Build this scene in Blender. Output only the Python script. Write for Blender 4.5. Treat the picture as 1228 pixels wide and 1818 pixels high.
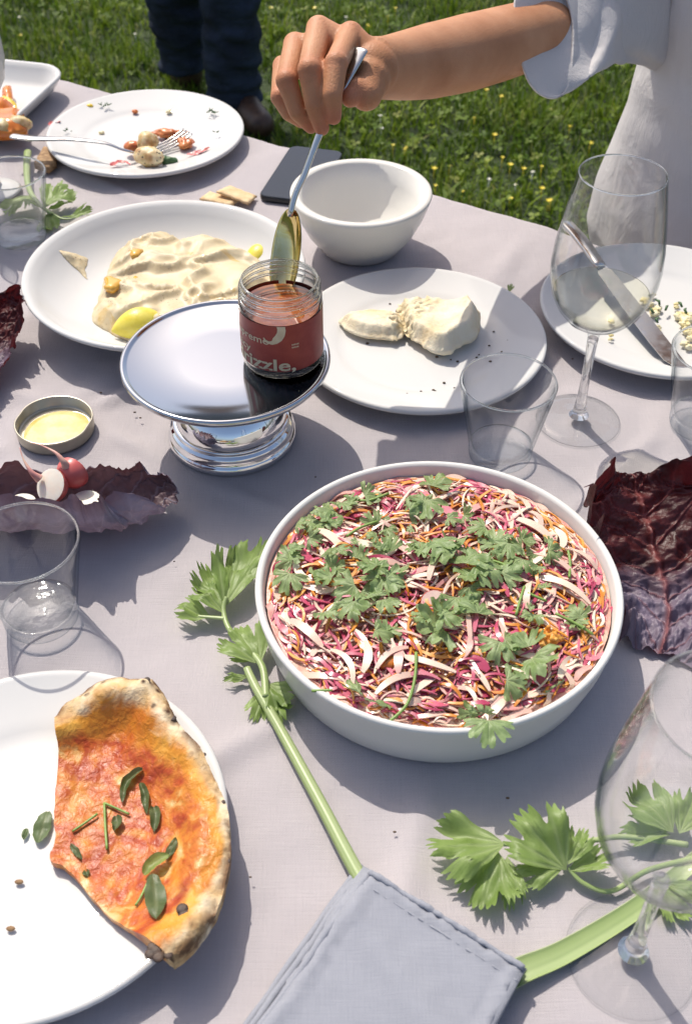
import bpy, bmesh, math, random
import numpy as np
from mathutils import Vector, Matrix, noise as mnoise
from mathutils.geometry import delaunay_2d_cdt

for o in list(bpy.data.objects):
    bpy.data.objects.remove(o, do_unlink=True)
scene = bpy.context.scene
COL = scene.collection
R = math.radians
random.seed(7)
rng = np.random.default_rng(7)

# ------------------------------------------------------------------ camera
# table top is z = 0, the lawn lies 0.74 m below it
GROUND = -0.74
CAM_H, PITCH, FPX, IW, IH = 0.66, R(43.6), 1960.0, 1228.0, 1818.0
cam_data = bpy.data.cameras.new('camera')
cam = bpy.data.objects.new('camera', cam_data)
COL.objects.link(cam)
cam.location = (0, 0, CAM_H)
cam.rotation_euler = (R(90) - PITCH, 0, 0)
cam_data.sensor_fit = 'VERTICAL'
cam_data.sensor_height = 36.0
cam_data.sensor_width = 24.3
cam_data.lens = 36.0 * FPX / IH
cam_data.clip_start = 0.02
cam_data.clip_end = 800
cam_data.dof.use_dof = True
cam_data.dof.focus_distance = 0.93
cam_data.dof.aperture_fstop = 12.0
scene.camera = cam

# ------------------------------------------------------------------ light
SUN_DIR = Vector((-0.33, 0.62, 1.0)).normalized()       # towards the sun
sun_el = math.asin(SUN_DIR.z)
world = bpy.data.worlds.new('World')
scene.world = world
world.use_nodes = True
wn = world.node_tree
bg = wn.nodes['Background']
sky = wn.nodes.new('ShaderNodeTexSky')
sky.sky_type = 'NISHITA'
sky.sun_disc = False
sky.sun_elevation = sun_el
sky.sun_rotation = math.atan2(SUN_DIR.x, SUN_DIR.y)
sky.air_density = 0.8
sky.dust_density = 3.2
sky.ozone_density = 0.2
wn.links.new(sky.outputs[0], bg.inputs[0])
bg.inputs[1].default_value = 0.15
sd = bpy.data.lights.new('sun', 'SUN')
sd.energy = 3.6
sd.angle = R(0.5)
sd.color = (1.0, 0.935, 0.83)
sun = bpy.data.objects.new('sun', sd)
COL.objects.link(sun)
sun.rotation_euler = SUN_DIR.to_track_quat('Z', 'Y').to_euler()
sun.location = (-1, 2, 4)
vs = scene.view_settings
vs.view_transform = 'Standard'
vs.look = 'None'
vs.exposure = 0.20
vs.gamma = 1.0
vs.use_curve_mapping = False
scene.cycles.max_bounces = 14
scene.cycles.transparent_max_bounces = 24
scene.cycles.transmission_bounces = 12
scene.cycles.caustics_refractive = False
scene.cycles.caustics_reflective = False
scene.cycles.sample_clamp_indirect = 6.0

# ------------------------------------------------------------------ helpers
CP, SP = math.cos(PITCH), math.sin(PITCH)


def at(px, py, z=0.0):
    """point of the photograph (full-size pixel) on the horizontal plane z"""
    a, b = (px - IW / 2) / FPX, (IH / 2 - py) / FPX
    d = Vector((a, CP + b * SP, -SP + b * CP))
    t = (z - CAM_H) / d.z
    return Vector((d.x * t, d.y * t, z))


def at_depth(px, py, dep):
    a, b = (px - IW / 2) / FPX, (IH / 2 - py) / FPX
    return Vector((a * dep, (CP + b * SP) * dep, CAM_H + (-SP + b * CP) * dep))


def fbm(x, y, z=0.0, s=1.0, o=3):
    v, a = 0.0, 1.0
    for _ in range(o):
        v += a * mnoise.noise(Vector((x * s, y * s, z * s)))
        s *= 2.1
        a *= 0.5
    return v


class M:
    """collects geometry for one mesh"""

    def __init__(self):
        self.v, self.f, self.att = [], [], {}

    def add(self, verts, faces):
        n = len(self.v)
        self.v += [tuple(q) for q in verts]
        self.f += [tuple(i + n for i in q) for q in faces]
        return self

    def lathe(self, prof, c=(0, 0, 0), n=72, wob=None):
        """prof: list of (r, z); r==0 makes a pole"""
        base = len(self.v)
        idx = []
        for r, z in prof:
            if r < 1e-7:
                self.v.append((c[0], c[1], c[2] + z))
                idx.append([len(self.v) - 1] * n)
            else:
                ring = []
                for k in range(n):
                    a = 2 * math.pi * k / n
                    rr = r if wob is None else r + wob(a, r, z)
                    ring.append(len(self.v))
                    self.v.append((c[0] + rr * math.cos(a), c[1] + rr * math.sin(a), c[2] + z))
                idx.append(ring)
        for i in range(len(idx) - 1):
            A, B = idx[i], idx[i + 1]
            for k in range(n):
                k2 = (k + 1) % n
                q = [A[k], A[k2], B[k2], B[k]]
                q = [q[j] for j in range(4) if q[j] != q[j - 1]]
                if len(q) >= 3:
                    self.f.append(tuple(q))
        return self

    def tube(self, pts, rad, n=10, cap=True, flat=1.0, up=None, channel=None, ridge=0.0):
        """tube along pts; rad scalar or list; flat squashes the 2nd axis"""
        pts = [Vector(q) for q in pts]
        m = len(pts)
        rad = [rad] * m if not hasattr(rad, '__len__') else list(rad)
        flat = [flat] * m if not hasattr(flat, '__len__') else list(flat)
        T = []
        for i in range(m):
            a, b = pts[max(i - 1, 0)], pts[min(i + 1, m - 1)]
            d = b - a
            T.append(d.normalized() if d.length > 1e-9 else Vector((0, 0, 1)))
        u = Vector(up) if up is not None else (Vector((0, 0, 1)) if abs(T[0].z) < 0.9 else Vector((1, 0, 0)))
        base = len(self.v)
        for i in range(m):
            u = (u - T[i] * u.dot(T[i])).normalized()
            w = T[i].cross(u)
            for k in range(n):
                a = 2 * math.pi * k / n
                cs, sn = math.cos(a), math.sin(a)
                if channel is not None and sn > 0:
                    sn = channel * sn + (1 - channel) * 0.0
                rr_ = rad[i] * (1 + (ridge if k % 2 else -ridge))
                self.v.append(tuple(pts[i] + w * (rr_ * cs) + u * (rr_ * flat[i] * sn)))
        for i in range(m - 1):
            for k in range(n):
                k2 = (k + 1) % n
                self.f.append((base + i * n + k, base + i * n + k2, base + (i + 1) * n + k2, base + (i + 1) * n + k))
        if cap:
            self.f.append(tuple(base + k for k in reversed(range(n))))
            self.f.append(tuple(base + (m - 1) * n + k for k in range(n)))
        return self

    def capsule(self, a, b, ra, rb, n=14):
        a, b = Vector(a), Vector(b)
        d = (b - a)
        L = d.length
        d = d.normalized() if L > 1e-9 else Vector((0, 0, 1))
        pts, rad = [], []
        for t in (-0.99, -0.85, -0.6, -0.3, 0):
            pts.append(a + d * ra * t)
            rad.append(ra * math.sqrt(max(1 - t * t, 0.0)))
        for t in (0, 0.3, 0.6, 0.85, 0.99):
            pts.append(b + d * (rb * t + 1e-6))
            rad.append(rb * math.sqrt(max(1 - t * t, 0.0)))
        return self.tube_dir(pts, rad, d, n)

    def tube_dir(self, pts, rad, d, n):
        u = Vector((0, 0, 1)) if abs(d.z) < 0.9 else Vector((1, 0, 0))
        u = (u - d * u.dot(d)).normalized()
        w = d.cross(u)
        base = len(self.v)
        m = len(pts)
        for q, r in zip(pts, rad):
            for k in range(n):
                a = 2 * math.pi * k / n
                self.v.append(tuple(q + w * (r * math.cos(a)) + u * (r * math.sin(a))))
        for i in range(m - 1):
            for k in range(n):
                k2 = (k + 1) % n
                self.f.append((base + i * n + k, base + i * n + k2, base + (i + 1) * n + k2, base + (i + 1) * n + k))
        self.f.append(tuple(base + k for k in reversed(range(n))))
        self.f.append(tuple(base + (m - 1) * n + k for k in range(n)))
        return self

    def box(self, c, s, rz=0.0):
        c = Vector(c)
        rot = Matrix.Rotation(rz, 3, 'Z')
        vs_ = [c + rot @ Vector((x * s[0] / 2, y * s[1] / 2, z * s[2] / 2)) for x in (-1, 1) for y in (-1, 1) for z in (-1, 1)]
        return self.add(vs_, [(0, 1, 3, 2), (4, 6, 7, 5), (0, 4, 5, 1), (2, 3, 7, 6), (0, 2, 6, 4), (1, 5, 7, 3)])

    def loft(self, rings, closed_ends=True):
        base = len(self.v)
        n = len(rings[0])
        for r in rings:
            self.v += [tuple(q) for q in r]
        for i in range(len(rings) - 1):
            for k in range(n):
                k2 = (k + 1) % n
                self.f.append((base + i * n + k, base + i * n + k2, base + (i + 1) * n + k2, base + (i + 1) * n + k))
        if closed_ends:
            self.f.append(tuple(base + k for k in reversed(range(n))))
            self.f.append(tuple(base + (len(rings) - 1) * n + k for k in range(n)))
        return self

    def build(self, name, material, parent=None, smooth=True, label=None, category=None, group=None, kind=None,
              origin=None, bevel=0.0, sub=0, auto=None):
        if parent is not None:
            org = Vector(parent['_o']) if '_o' in parent else parent.location.copy()
        elif origin is not None:
            org = Vector(origin)
        else:
            vv = np.array(self.v)
            org = Vector(((vv[:, 0].min() + vv[:, 0].max()) / 2, (vv[:, 1].min() + vv[:, 1].max()) / 2, vv[:, 2].min()))
        me = bpy.data.meshes.new(name)
        me.from_pydata([(q[0] - org.x, q[1] - org.y, q[2] - org.z) for q in self.v], [], self.f)
        me.validate()
        for k, vals in self.att.items():
            a = me.attributes.new(k, 'FLOAT', 'POINT')
            if len(vals) == len(me.vertices):
                a.data.foreach_set('value', np.array(vals, dtype=np.float32))
        if smooth:
            me.polygons.foreach_set('use_smooth', [True] * len(me.polygons))
        me.materials.append(MATS[material] if isinstance(material, str) else material)
        o = bpy.data.objects.new(name, me)
        COL.objects.link(o)
        if parent is not None:
            o.parent = parent
            ORG[o.name] = org
        else:
            o.location = org
            ORG[o.name] = org
        if auto is not None:
            me.set_sharp_from_angle(angle=R(auto))
        if bevel:
            b = o.modifiers.new('bevel', 'BEVEL')
            b.width = bevel
            b.segments = 2
            b.limit_method = 'ANGLE'
        if sub:
            s = o.modifiers.new('sub', 'SUBSURF')
            s.levels = s.render_levels = sub
        tag(o, label, category, group, kind)
        return o


ORG = {}


def tag(o, label=None, category=None, group=None, kind=None):
    if label:
        o['label'] = label
    if category:
        o['category'] = category
    if group:
        o['group'] = group
    if kind:
        o['kind'] = kind
    return o


ORD = [w + ' ' for w in ' second third fourth fifth sixth seventh eighth ninth tenth eleventh twelfth thirteenth fourteenth fifteenth sixteenth seventeenth eighteenth nineteenth twentieth'.split(' ')]


def rank_labels(items, zone, text):
    """items: (object, px, py); gives each a label by its zone and its rank from the left there"""
    zs = {}
    for it in items:
        zs.setdefault(zone(it[1], it[2]), []).append(it)
    for z, l in zs.items():
        l.sort(key=lambda q: q[1])
        for i, (o, _, _) in enumerate(l):
            where = '' if len(l) == 1 else (', leftmost there' if i == 0 else (', rightmost there' if i == len(l) - 1 else ', ' + ORD[i] + 'from the left there'))
            o['label'] = text + ' ' + z + where


def thing(name, loc, label, category, group=None):
    o = bpy.data.objects.new(name, None)
    o.empty_display_size = 0.02
    COL.objects.link(o)
    o.location = Vector(loc)
    ORG[o.name] = Vector(loc)
    return tag(o, label, category, group)


def sub_parent(o):
    """make a mesh part usable as parent of sub-parts given in world space"""
    o['_o'] = tuple(ORG[o.name])
    return o


def remesh(o, voxel, smooth=4, factor=0.5, disp=None):
    r = o.modifiers.new('remesh', 'REMESH')
    r.mode = 'VOXEL'
    r.voxel_size = voxel
    r.use_smooth_shade = True
    s = o.modifiers.new('smooth', 'SMOOTH')
    s.iterations = smooth
    s.factor = factor
    dg = bpy.context.evaluated_depsgraph_get()
    dg.update()
    me = bpy.data.meshes.new_from_object(o.evaluated_get(dg))
    old = o.data
    mat_ = old.materials[0]
    o.modifiers.clear()
    o.data = me
    me.name = old.name
    me.materials.clear()
    me.materials.append(mat_)
    me.polygons.foreach_set('use_smooth', [True] * len(me.polygons))
    return o


def catmull(pts, n=8, closed=True):
    P = [Vector(q) for q in pts]
    m = len(P)
    out = []
    rngi = range(m) if closed else range(m - 1)
    for i in rngi:
        if closed:
            p0, p1, p2, p3 = P[i - 1], P[i], P[(i + 1) % m], P[(i + 2) % m]
        else:
            p0, p1, p2, p3 = P[max(i - 1, 0)], P[i], P[i + 1], P[min(i + 2, m - 1)]
        for k in range(n):
            t = k / n
            out.append(0.5 * ((2 * p1) + (p2 - p0) * t + (2 * p0 - 5 * p1 + 4 * p2 - p3) * t * t + (3 * p1 - p0 - 3 * p2 + p3) * t ** 3))
    if not closed:
        out.append(P[-1])
    return out


def seg_dist(pts, poly, closed=True):
    """distance of each pt (N,2) to the polyline (M,2)"""
    A = np.asarray(poly)
    B = np.roll(A, -1, axis=0) if closed else A[1:]
    if not closed:
        A = A[:-1]
    d = B - A
    L2 = (d ** 2).sum(1) + 1e-18
    best = np.full(len(pts), 1e9)
    for i in range(len(A)):
        t = np.clip(((pts - A[i]) @ d[i]) / L2[i], 0, 1)
        q = A[i] + t[:, None] * d[i]
        best = np.minimum(best, np.sqrt(((pts - q) ** 2).sum(1)))
    return best


def inside(pts, poly):
    x, y = pts[:, 0], pts[:, 1]
    res = np.zeros(len(pts), bool)
    A = np.asarray(poly)
    j = len(A) - 1
    for i in range(len(A)):
        xi, yi = A[i]
        xj, yj = A[j]
        c = ((yi > y) != (yj > y)) & (x < (xj - xi) * (y - yi) / (yj - yi + 1e-15) + xi)
        res ^= c
        j = i
    return res


def slab(outline, spacing, top, bot, m=None, edge_rows=1):
    """closed solid over a plan outline [(x,y)]; top/bot: f(x, y, d) -> z, d = distance to outline"""
    m = m or M()
    out = np.array([(q[0], q[1]) for q in outline])
    lo, hi = out.min(0), out.max(0)
    gx = np.arange(lo[0], hi[0], spacing)
    gy = np.arange(lo[1], hi[1], spacing * 0.87)
    g = np.array([(x + (spacing / 2 if j % 2 else 0), y) for j, y in enumerate(gy) for x in gx])
    g = g + rng.uniform(-0.18, 0.18, g.shape) * spacing
    g = g[inside(g, out)]
    if len(g):
        g = g[seg_dist(g, out) > spacing * 0.45]
    pts = np.vstack([out, g]) if len(g) else out
    n = len(out)
    r = delaunay_2d_cdt([Vector(q) for q in pts], [], [list(range(n))], 1, 1e-7)
    V2, F = r[0], r[2]
    V2 = np.array([(q.x, q.y) for q in V2])
    d = seg_dist(V2, out)
    d[:n] = 0
    b0 = len(m.v)
    N = len(V2)
    for i in range(N):
        m.v.append((V2[i, 0], V2[i, 1], top(V2[i, 0], V2[i, 1], d[i])))
    for i in range(N):
        m.v.append((V2[i, 0], V2[i, 1], bot(V2[i, 0], V2[i, 1], d[i])))
    ec = {}
    for f in F:
        f = list(f)
        a, b, c = [V2[i] for i in f[:3]]
        if (b[0] - a[0]) * (c[1] - a[1]) - (b[1] - a[1]) * (c[0] - a[0]) < 0:
            f.reverse()
        m.f.append(tuple(b0 + i for i in f))
        m.f.append(tuple(b0 + N + i for i in reversed(f)))
        for k in range(len(f)):
            e = (f[k], f[(k + 1) % len(f)])
            ec[e] = ec.get(e, 0) + 1
    for (i, j) in list(ec):
        if (j, i) not in ec:
            m.f.append((b0 + i, b0 + N + i, b0 + N + j, b0 + j))
    m.att.setdefault('edge', []).extend(list(d) + list(d))
    m.att.setdefault('upper', []).extend([1.0] * N + [0.0] * N)
    return m


def smooth01(a, b, x):
    t = min(max((x - a) / (b - a), 0.0), 1.0)
    return t * t * (3 - 2 * t)


# ------------------------------------------------------------------ materials
MATS = {}


class NT:
    def __init__(self, name):
        self.m = bpy.data.materials.new(name)
        self.m.use_nodes = True
        MATS[name] = self.m
        self.t = self.m.node_tree
        self.p = self.t.nodes['Principled BSDF']
        self.out = self.t.nodes['Material Output']
        self.pos = self.t.nodes.new('ShaderNodeNewGeometry').outputs['Position']

    def n(self, typ, **kw):
        x = self.t.nodes.new(typ)
        for k, v in kw.items():
            setattr(x, k, v)
        return x

    def L(self, a, b):
        self.t.links.new(a, b)

    def set(self, key, v):
        s = self.p.inputs[key]
        if hasattr(v, 'is_linked') or hasattr(v, 'links'):
            self.L(v, s)
        else:
            s.default_value = (*v, 1) if (hasattr(v, '__len__') and len(v) == 3 and s.type == 'RGBA') else v
        return self

    def noise(self, scale, detail=3, rough=0.55, dist=0.0, vec=None, col=False):
        x = self.n('ShaderNodeTexNoise')
        x.inputs['Scale'].default_value = scale
        x.inputs['Detail'].default_value = detail
        x.inputs['Roughness'].default_value = rough
        x.inputs['Distortion'].default_value = dist
        self.L(vec if vec is not None else self.pos, x.inputs['Vector'])
        return x.outputs['Color' if col else 'Fac']

    def vor(self, scale, feat='F1', vec=None, out='Distance', rand=1.0):
        x = self.n('ShaderNodeTexVoronoi', feature=feat)
        x.inputs['Scale'].default_value = scale
        x.inputs['Randomness'].default_value = rand
        self.L(vec if vec is not None else self.pos, x.inputs['Vector'])
        return x.outputs[out]

    def ramp(self, fac, stops, interp='LINEAR'):
        x = self.n('ShaderNodeValToRGB')
        x.color_ramp.interpolation = interp
        e = x.color_ramp.elements
        while len(e) < len(stops):
            e.new(0.5)
        for i, (pz, c) in enumerate(stops):
            e[i].position = pz
            e[i].color = (*c, 1) if hasattr(c, '__len__') else (c, c, c, 1)
        self.L(fac, x.inputs[0])
        return x.outputs[0]

    def mix(self, fac, a, b, mode='MIX'):
        x = self.n('ShaderNodeMix', data_type='RGBA', blend_type=mode)
        for s, v in ((x.inputs[0], fac), (x.inputs[6], a), (x.inputs[7], b)):
            if hasattr(v, 'links'):
                self.L(v, s)
            else:
                s.default_value = (*v, 1) if hasattr(v, '__len__') else v
        return x.outputs[2]

    def math(self, op, a, b=0.0, clamp=False):
        x = self.n('ShaderNodeMath', operation=op, use_clamp=clamp)
        for s, v in ((x.inputs[0], a), (x.inputs[1], b)):
            if hasattr(v, 'links'):
                self.L(v, s)
            else:
                s.default_value = v
        return x.outputs[0]

    def attr(self, name):
        return self.n('ShaderNodeAttribute', attribute_name=name).outputs['Fac']

    def mapr(self, v, a, b, c=0.0, d=1.0):
        x = self.n('ShaderNodeMapRange')
        self.L(v, x.inputs[0])
        for i, q in enumerate((a, b, c, d)):
            x.inputs[i + 1].default_value = q
        return x.outputs[0]

    def bump(self, h, strength=0.3, dist=0.001):
        x = self.n('ShaderNodeBump')
        x.inputs['Strength'].default_value = strength
        x.inputs['Distance'].default_value = dist
        self.L(h, x.inputs['Height'])
        self.L(x.outputs[0], self.p.inputs['Normal'])
        return x.outputs[0]

    def scalevec(self, sx, sy, sz, rz=0.0):
        x = self.n('ShaderNodeMapping')
        x.inputs['Scale'].default_value = (sx, sy, sz)
        x.inputs['Rotation'].default_value = (0, 0, rz)
        self.L(self.pos, x.inputs['Vector'])
        return x.outputs[0]


def basic(name, c1, c2=None, scale=60, rough=0.5, bump=0.0, bscale=None, bdist=0.001, sss=0.0, sssr=(0.01, 0.005, 0.003),
          metal=0.0, coat=0.0, trans=0.0, ior=1.5, spec=0.5, lo=0.35, hi=0.65, transl=0.0, tcol=None):
    t = NT(name)
    col = c1
    if c2 is not None:
        col = t.ramp(t.noise(scale, 4), [(lo, c1), (hi, c2)])
    t.set('Base Color', col).set('Roughness', rough).set('Metallic', metal).set('IOR', ior)
    t.set('Specular IOR Level', spec).set('Coat Weight', coat).set('Coat Roughness', 0.05).set('Transmission Weight', trans)
    if sss:
        t.set('Subsurface Weight', sss).set('Subsurface Radius', sssr).set('Subsurface Scale', 1.0)
    if bump:
        t.bump(t.noise(bscale or scale * 3, 4), bump, bdist)
    if transl:
        tr = t.n('ShaderNodeBsdfTranslucent')
        if tcol:
            tr.inputs[0].default_value = (*tcol, 1)
        elif hasattr(col, 'links'):
            t.L(col, tr.inputs[0])
        else:
            tr.inputs[0].default_value = (*col, 1)
        mx = t.n('ShaderNodeMixShader')
        mx.inputs[0].default_value = transl
        t.L(t.p.outputs[0], mx.inputs[1])
        t.L(tr.outputs[0], mx.inputs[2])
        t.L(mx.outputs[0], t.out.inputs[0])
    return t


def thin_glass(name, tint=(0.97, 0.985, 0.98), edge=(0.62, 0.72, 0.74), ior=1.5, power=2.2, rough=0.0, bump=0.0):
    """thin walled clear glass: passes light straight on, mirrors by Fresnel, tints where seen edge-on"""
    t = NT(name)
    t.t.nodes.remove(t.p)
    lw = t.n('ShaderNodeLayerWeight')
    lw.inputs[0].default_value = 0.5
    f = t.math('POWER', lw.outputs['Facing'], power)
    tr = t.n('ShaderNodeBsdfTransparent')
    t.L(t.mix(f, tint, edge), tr.inputs[0])
    gl = t.n('ShaderNodeBsdfGlossy')
    gl.inputs['Roughness'].default_value = rough
    if bump:
        b_ = t.n('ShaderNodeBump')
        b_.inputs['Strength'].default_value = bump
        b_.inputs['Distance'].default_value = 0.002
        t.L(t.noise(90, 2), b_.inputs['Height'])
        t.L(b_.outputs[0], gl.inputs['Normal'])
    mx = t.n('ShaderNodeMixShader')
    f0 = ((ior - 1) / (ior + 1)) ** 2
    sch = t.math('POWER', lw.outputs['Facing'], 5.0)
    t.L(t.math('ADD', t.math('MULTIPLY', sch, 1 - f0), f0), mx.inputs[0])
    t.L(tr.outputs[0], mx.inputs[1])
    t.L(gl.outputs[0], mx.inputs[2])
    t.L(mx.outputs[0], t.out.inputs[0])
    return t
# ---- cloth
t = NT('linen')
wv = t.scalevec(1, 1, 1, R(33.7))
w1 = t.n('ShaderNodeTexWave', wave_type='BANDS', bands_direction='X')
w2 = t.n('ShaderNodeTexWave', wave_type='BANDS', bands_direction='Y')
for w in (w1, w2):
    w.inputs['Scale'].default_value = 330
    w.inputs['Distortion'].default_value = 1.5
    w.inputs['Detail'].default_value = 1
    t.L(wv, w.inputs['Vector'])
weave = t.math('ADD', w1.outputs['Fac'], w2.outputs['Fac'])
slub = t.noise(1.0, 3, vec=t.scalevec(45, 900, 100, R(33.7)))
slub2 = t.noise(1.0, 3, vec=t.scalevec(900, 45, 100, R(33.7)))
c = t.mix(t.noise(5, 4), (0.468, 0.434, 0.446), (0.515, 0.478, 0.488))
c = t.mix(t.math('MULTIPLY', t.math('ADD', slub, slub2), 0.5), c, (0.40, 0.37, 0.385))
st = t.ramp(t.noise(9, 5, dist=1.0), [(0.66, 0.0), (0.76, 0.28)])
c = t.mix(st, c, (0.40, 0.35, 0.33))
t.set('Base Color', c).set('Roughness', 1.0).set('Specular IOR Level', 0.0)
h = t.math('ADD', t.math('MULTIPLY', weave, 0.25), t.math('ADD', slub, slub2))
t.bump(h, 0.5, 0.0008)

t = NT('napkin_linen')
slub = t.noise(1.0, 3, vec=t.scalevec(60, 1000, 100, R(34)))
slub2 = t.noise(1.0, 3, vec=t.scalevec(1000, 60, 100, R(34)))
c = t.mix(t.noise(30, 4), (0.30, 0.312, 0.355), (0.36, 0.372, 0.415))
c = t.mix(t.math('MULTIPLY', t.math('ADD', slub, slub2), 0.35), c, (0.20, 0.21, 0.245))
t.set('Base Color', c).set('Roughness', 0.9).set('Specular IOR Level', 0.15).set('Sheen Weight', 0.1)
t.bump(t.math('ADD', slub, slub2), 0.4, 0.0006)

# ---- ceramics, metal, glass
def ceramic(name, c1, c2, rough=0.025):
    t = NT(name)
    t.set('Base Color', t.mix(t.noise(25, 4), c1, c2)).set('Roughness', t.ramp(t.noise(40, 4), [(0.3, rough), (0.7, rough + 0.02)]))
    t.set('Specular IOR Level', 0.14)
    t.bump(t.noise(60, 3), 0.03, 0.0005)
ceramic('white_ceramic', (0.60, 0.595, 0.58), (0.63, 0.625, 0.61))
ceramic('bowl_ceramic', (0.66, 0.655, 0.62), (0.70, 0.69, 0.66), 0.20)
ceramic('thick_ceramic', (0.68, 0.665, 0.62), (0.72, 0.705, 0.66), 0.12)
t = NT('chrome')
t.set('Metallic', 1.0).set('Base Color', (0.53, 0.54, 0.56))
s1 = t.math('MULTIPLY', t.ramp(t.noise(1.0, 2, vec=t.scalevec(700, 60, 60, R(55))), [(0.70, 0.0), (0.74, 1.0)]), t.ramp(t.noise(25, 3), [(0.55, 0.0), (0.65, 1.0)]))
t.set('Roughness', t.mix(s1, t.ramp(t.noise(9, 5), [(0.3, 0.07), (0.75, 0.13)]), (0.42, 0.42, 0.42)))
t.bump(t.noise(14, 3), 0.03, 0.001)
t = NT('polished_chrome')
t.set('Metallic', 1.0).set('Base Color', (0.84, 0.85, 0.86)).set('Roughness', 0.04)
t.bump(t.noise(45, 2), 0.03, 0.0008)
t = NT('cutlery_steel')
t.set('Metallic', 1.0).set('Base Color', (0.62, 0.60, 0.57))
t.set('Roughness', t.ramp(t.noise(120, 5), [(0.3, 0.10), (0.7, 0.28)]))
t = NT('oiled_steel')
t.set('Metallic', 1.0).set('Base Color', t.ramp(t.noise(70, 3, dist=1.5), [(0.35, (0.72, 0.62, 0.34)), (0.6, (0.78, 0.73, 0.60))]))
t.set('Roughness', 0.1).set('Coat Weight', 1.0).set('Coat Roughness', 0.02).set('Coat Tint', (1.0, 0.88, 0.50))
t.bump(t.noise(160, 2), 0.15, 0.0006)
thin_glass('clear_glass', (0.997, 0.999, 0.999), (0.34, 0.44, 0.49), power=4.6, rough=0.02, bump=0.06, ior=1.55)
thin_glass('wine_glass_clear', (0.998, 0.999, 0.999), (0.40, 0.48, 0.50), power=5.0, rough=0.015, bump=0.04, ior=1.52)
thin_glass('rim_glass', (0.80, 0.84, 0.86), (0.55, 0.62, 0.65), power=2.0, rough=0.06, ior=3.2)
t = NT('solid_glass')
t.set('Base Color', (0.97, 0.99, 0.99)).set('Roughness', 0.0).set('IOR', 1.48).set('Transmission Weight', 1.0)
t = NT('stem_glass')
t.set('Base Color', (0.98, 0.99, 0.99)).set('Roughness', 0.0).set('IOR', 1.48).set('Transmission Weight', 1.0)
tr = t.n('ShaderNodeBsdfTransparent')
mx = t.n('ShaderNodeMixShader'); mx.inputs[0].default_value = 0.30
t.L(t.p.outputs[0], mx.inputs[1]); t.L(tr.outputs[0], mx.inputs[2]); t.L(mx.outputs[0], t.out.inputs[0])
thin_glass('foot_glass', (0.99, 0.992, 0.992), (0.45, 0.52, 0.55), power=3.0, bump=0.15, rough=0.02, ior=1.5)
thin_glass('jar_glass', (0.96, 0.96, 0.95), (0.55, 0.56, 0.52), power=2.4)
thin_glass('base_glass', (0.985, 0.992, 0.996), (0.55, 0.68, 0.75), power=3.0, ior=1.7, rough=0.05, bump=0.22)
thin_glass('white_wine', (1.0, 0.995, 0.93), (0.78, 0.75, 0.52), ior=1.33, power=4.0)
t = NT('chilli_oil')
t.set('Base Color', t.ramp(t.noise(110, 4), [(0.35, (0.16, 0.016, 0.008)), (0.65, (0.34, 0.06, 0.012))]))
t.set('Roughness', 0.08).set('Coat Weight', 0.6)
t = NT('chilli_oil_top')
t.set('Base Color', t.ramp(t.noise(60, 3), [(0.35, (0.20, 0.030, 0.006)), (0.65, (0.42, 0.12, 0.010))]))
t.set('Roughness', 0.03).set('Coat Weight', 1.0).set('Subsurface Weight', 0.4).set('Subsurface Radius', (0.02, 0.008, 0.002))
t = NT('chilli_sediment')
t.set('Base Color', t.ramp(t.noise(300, 4), [(0.4, (0.022, 0.010, 0.012)), (0.7, (0.08, 0.025, 0.02))])).set('Roughness', 0.15)
basic('label_red', (0.27, 0.030, 0.024), (0.33, 0.046, 0.034), 90, rough=0.45, bump=0.05)
basic('label_print', (0.70, 0.62, 0.45), (0.62, 0.52, 0.36), 150, rough=0.5)
basic('gold_lacquer', (0.47, 0.43, 0.33), (0.55, 0.50, 0.40), 60, rough=0.3, metal=0.55)
t = NT('pale_oil')
t.set('Base Color', t.ramp(t.noise(60, 3), [(0.35, (0.66, 0.50, 0.12)), (0.65, (0.76, 0.66, 0.30))]))
t.set('Roughness', 0.03).set('Coat Weight', 1.0)
t = NT('phone_body')
t.set('Base Color', (0.012, 0.013, 0.016)).set('Roughness', 0.4)
t = NT('phone_glass')
t.set('Base Color', (0.006, 0.010, 0.018)).set('Roughness', t.ramp(t.noise(30, 4), [(0.3, 0.10), (0.7, 0.22)])).set('Specular IOR Level', 0.6)
basic('wood', (0.23, 0.13, 0.07), (0.33, 0.20, 0.11), 20, rough=0.6, bump=0.2)

# ---- plants
def leaf_mat(name, dark, light, vein, rough=0.42, transl=0.32, vscale=60, bump=0.35):
    t = NT(name)
    rad = t.attr('vein')
    c = t.ramp(t.noise(70, 4), [(0.3, dark), (0.7, light)])
    c = t.mix(t.math('MULTIPLY', rad, 0.55), c, vein)
    geo = t.n('ShaderNodeNewGeometry')
    c = t.mix(t.math('MULTIPLY', geo.outputs['Backfacing'], 0.5), c, tuple(min(x * 1.4 + 0.03, 1) for x in light))
    t.set('Base Color', c).set('Roughness', rough).set('Specular IOR Level', 0.4)
    t.bump(t.math('ADD', t.math('MULTIPLY', rad, -1.0), t.math('MULTIPLY', t.noise(420, 3), 0.6)), bump, 0.0009)
    tr = t.n('ShaderNodeBsdfTranslucent')
    t.L(t.mix(0.5, c, tuple(min(x * 1.6, 1) for x in light)), tr.inputs[0])
    mx = t.n('ShaderNodeMixShader')
    mx.inputs[0].default_value = transl
    t.L(t.p.outputs[0], mx.inputs[1])
    t.L(tr.outputs[0], mx.inputs[2])
    t.L(mx.outputs[0], t.out.inputs[0])
leaf_mat('celery_leaf', (0.165, 0.255, 0.055), (0.290, 0.400, 0.130), (0.42, 0.50, 0.25), transl=0.38)
leaf_mat('coriander_leaf', (0.185, 0.280, 0.090), (0.310, 0.410, 0.195), (0.37, 0.45, 0.24), rough=0.45, transl=0.28)
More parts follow.
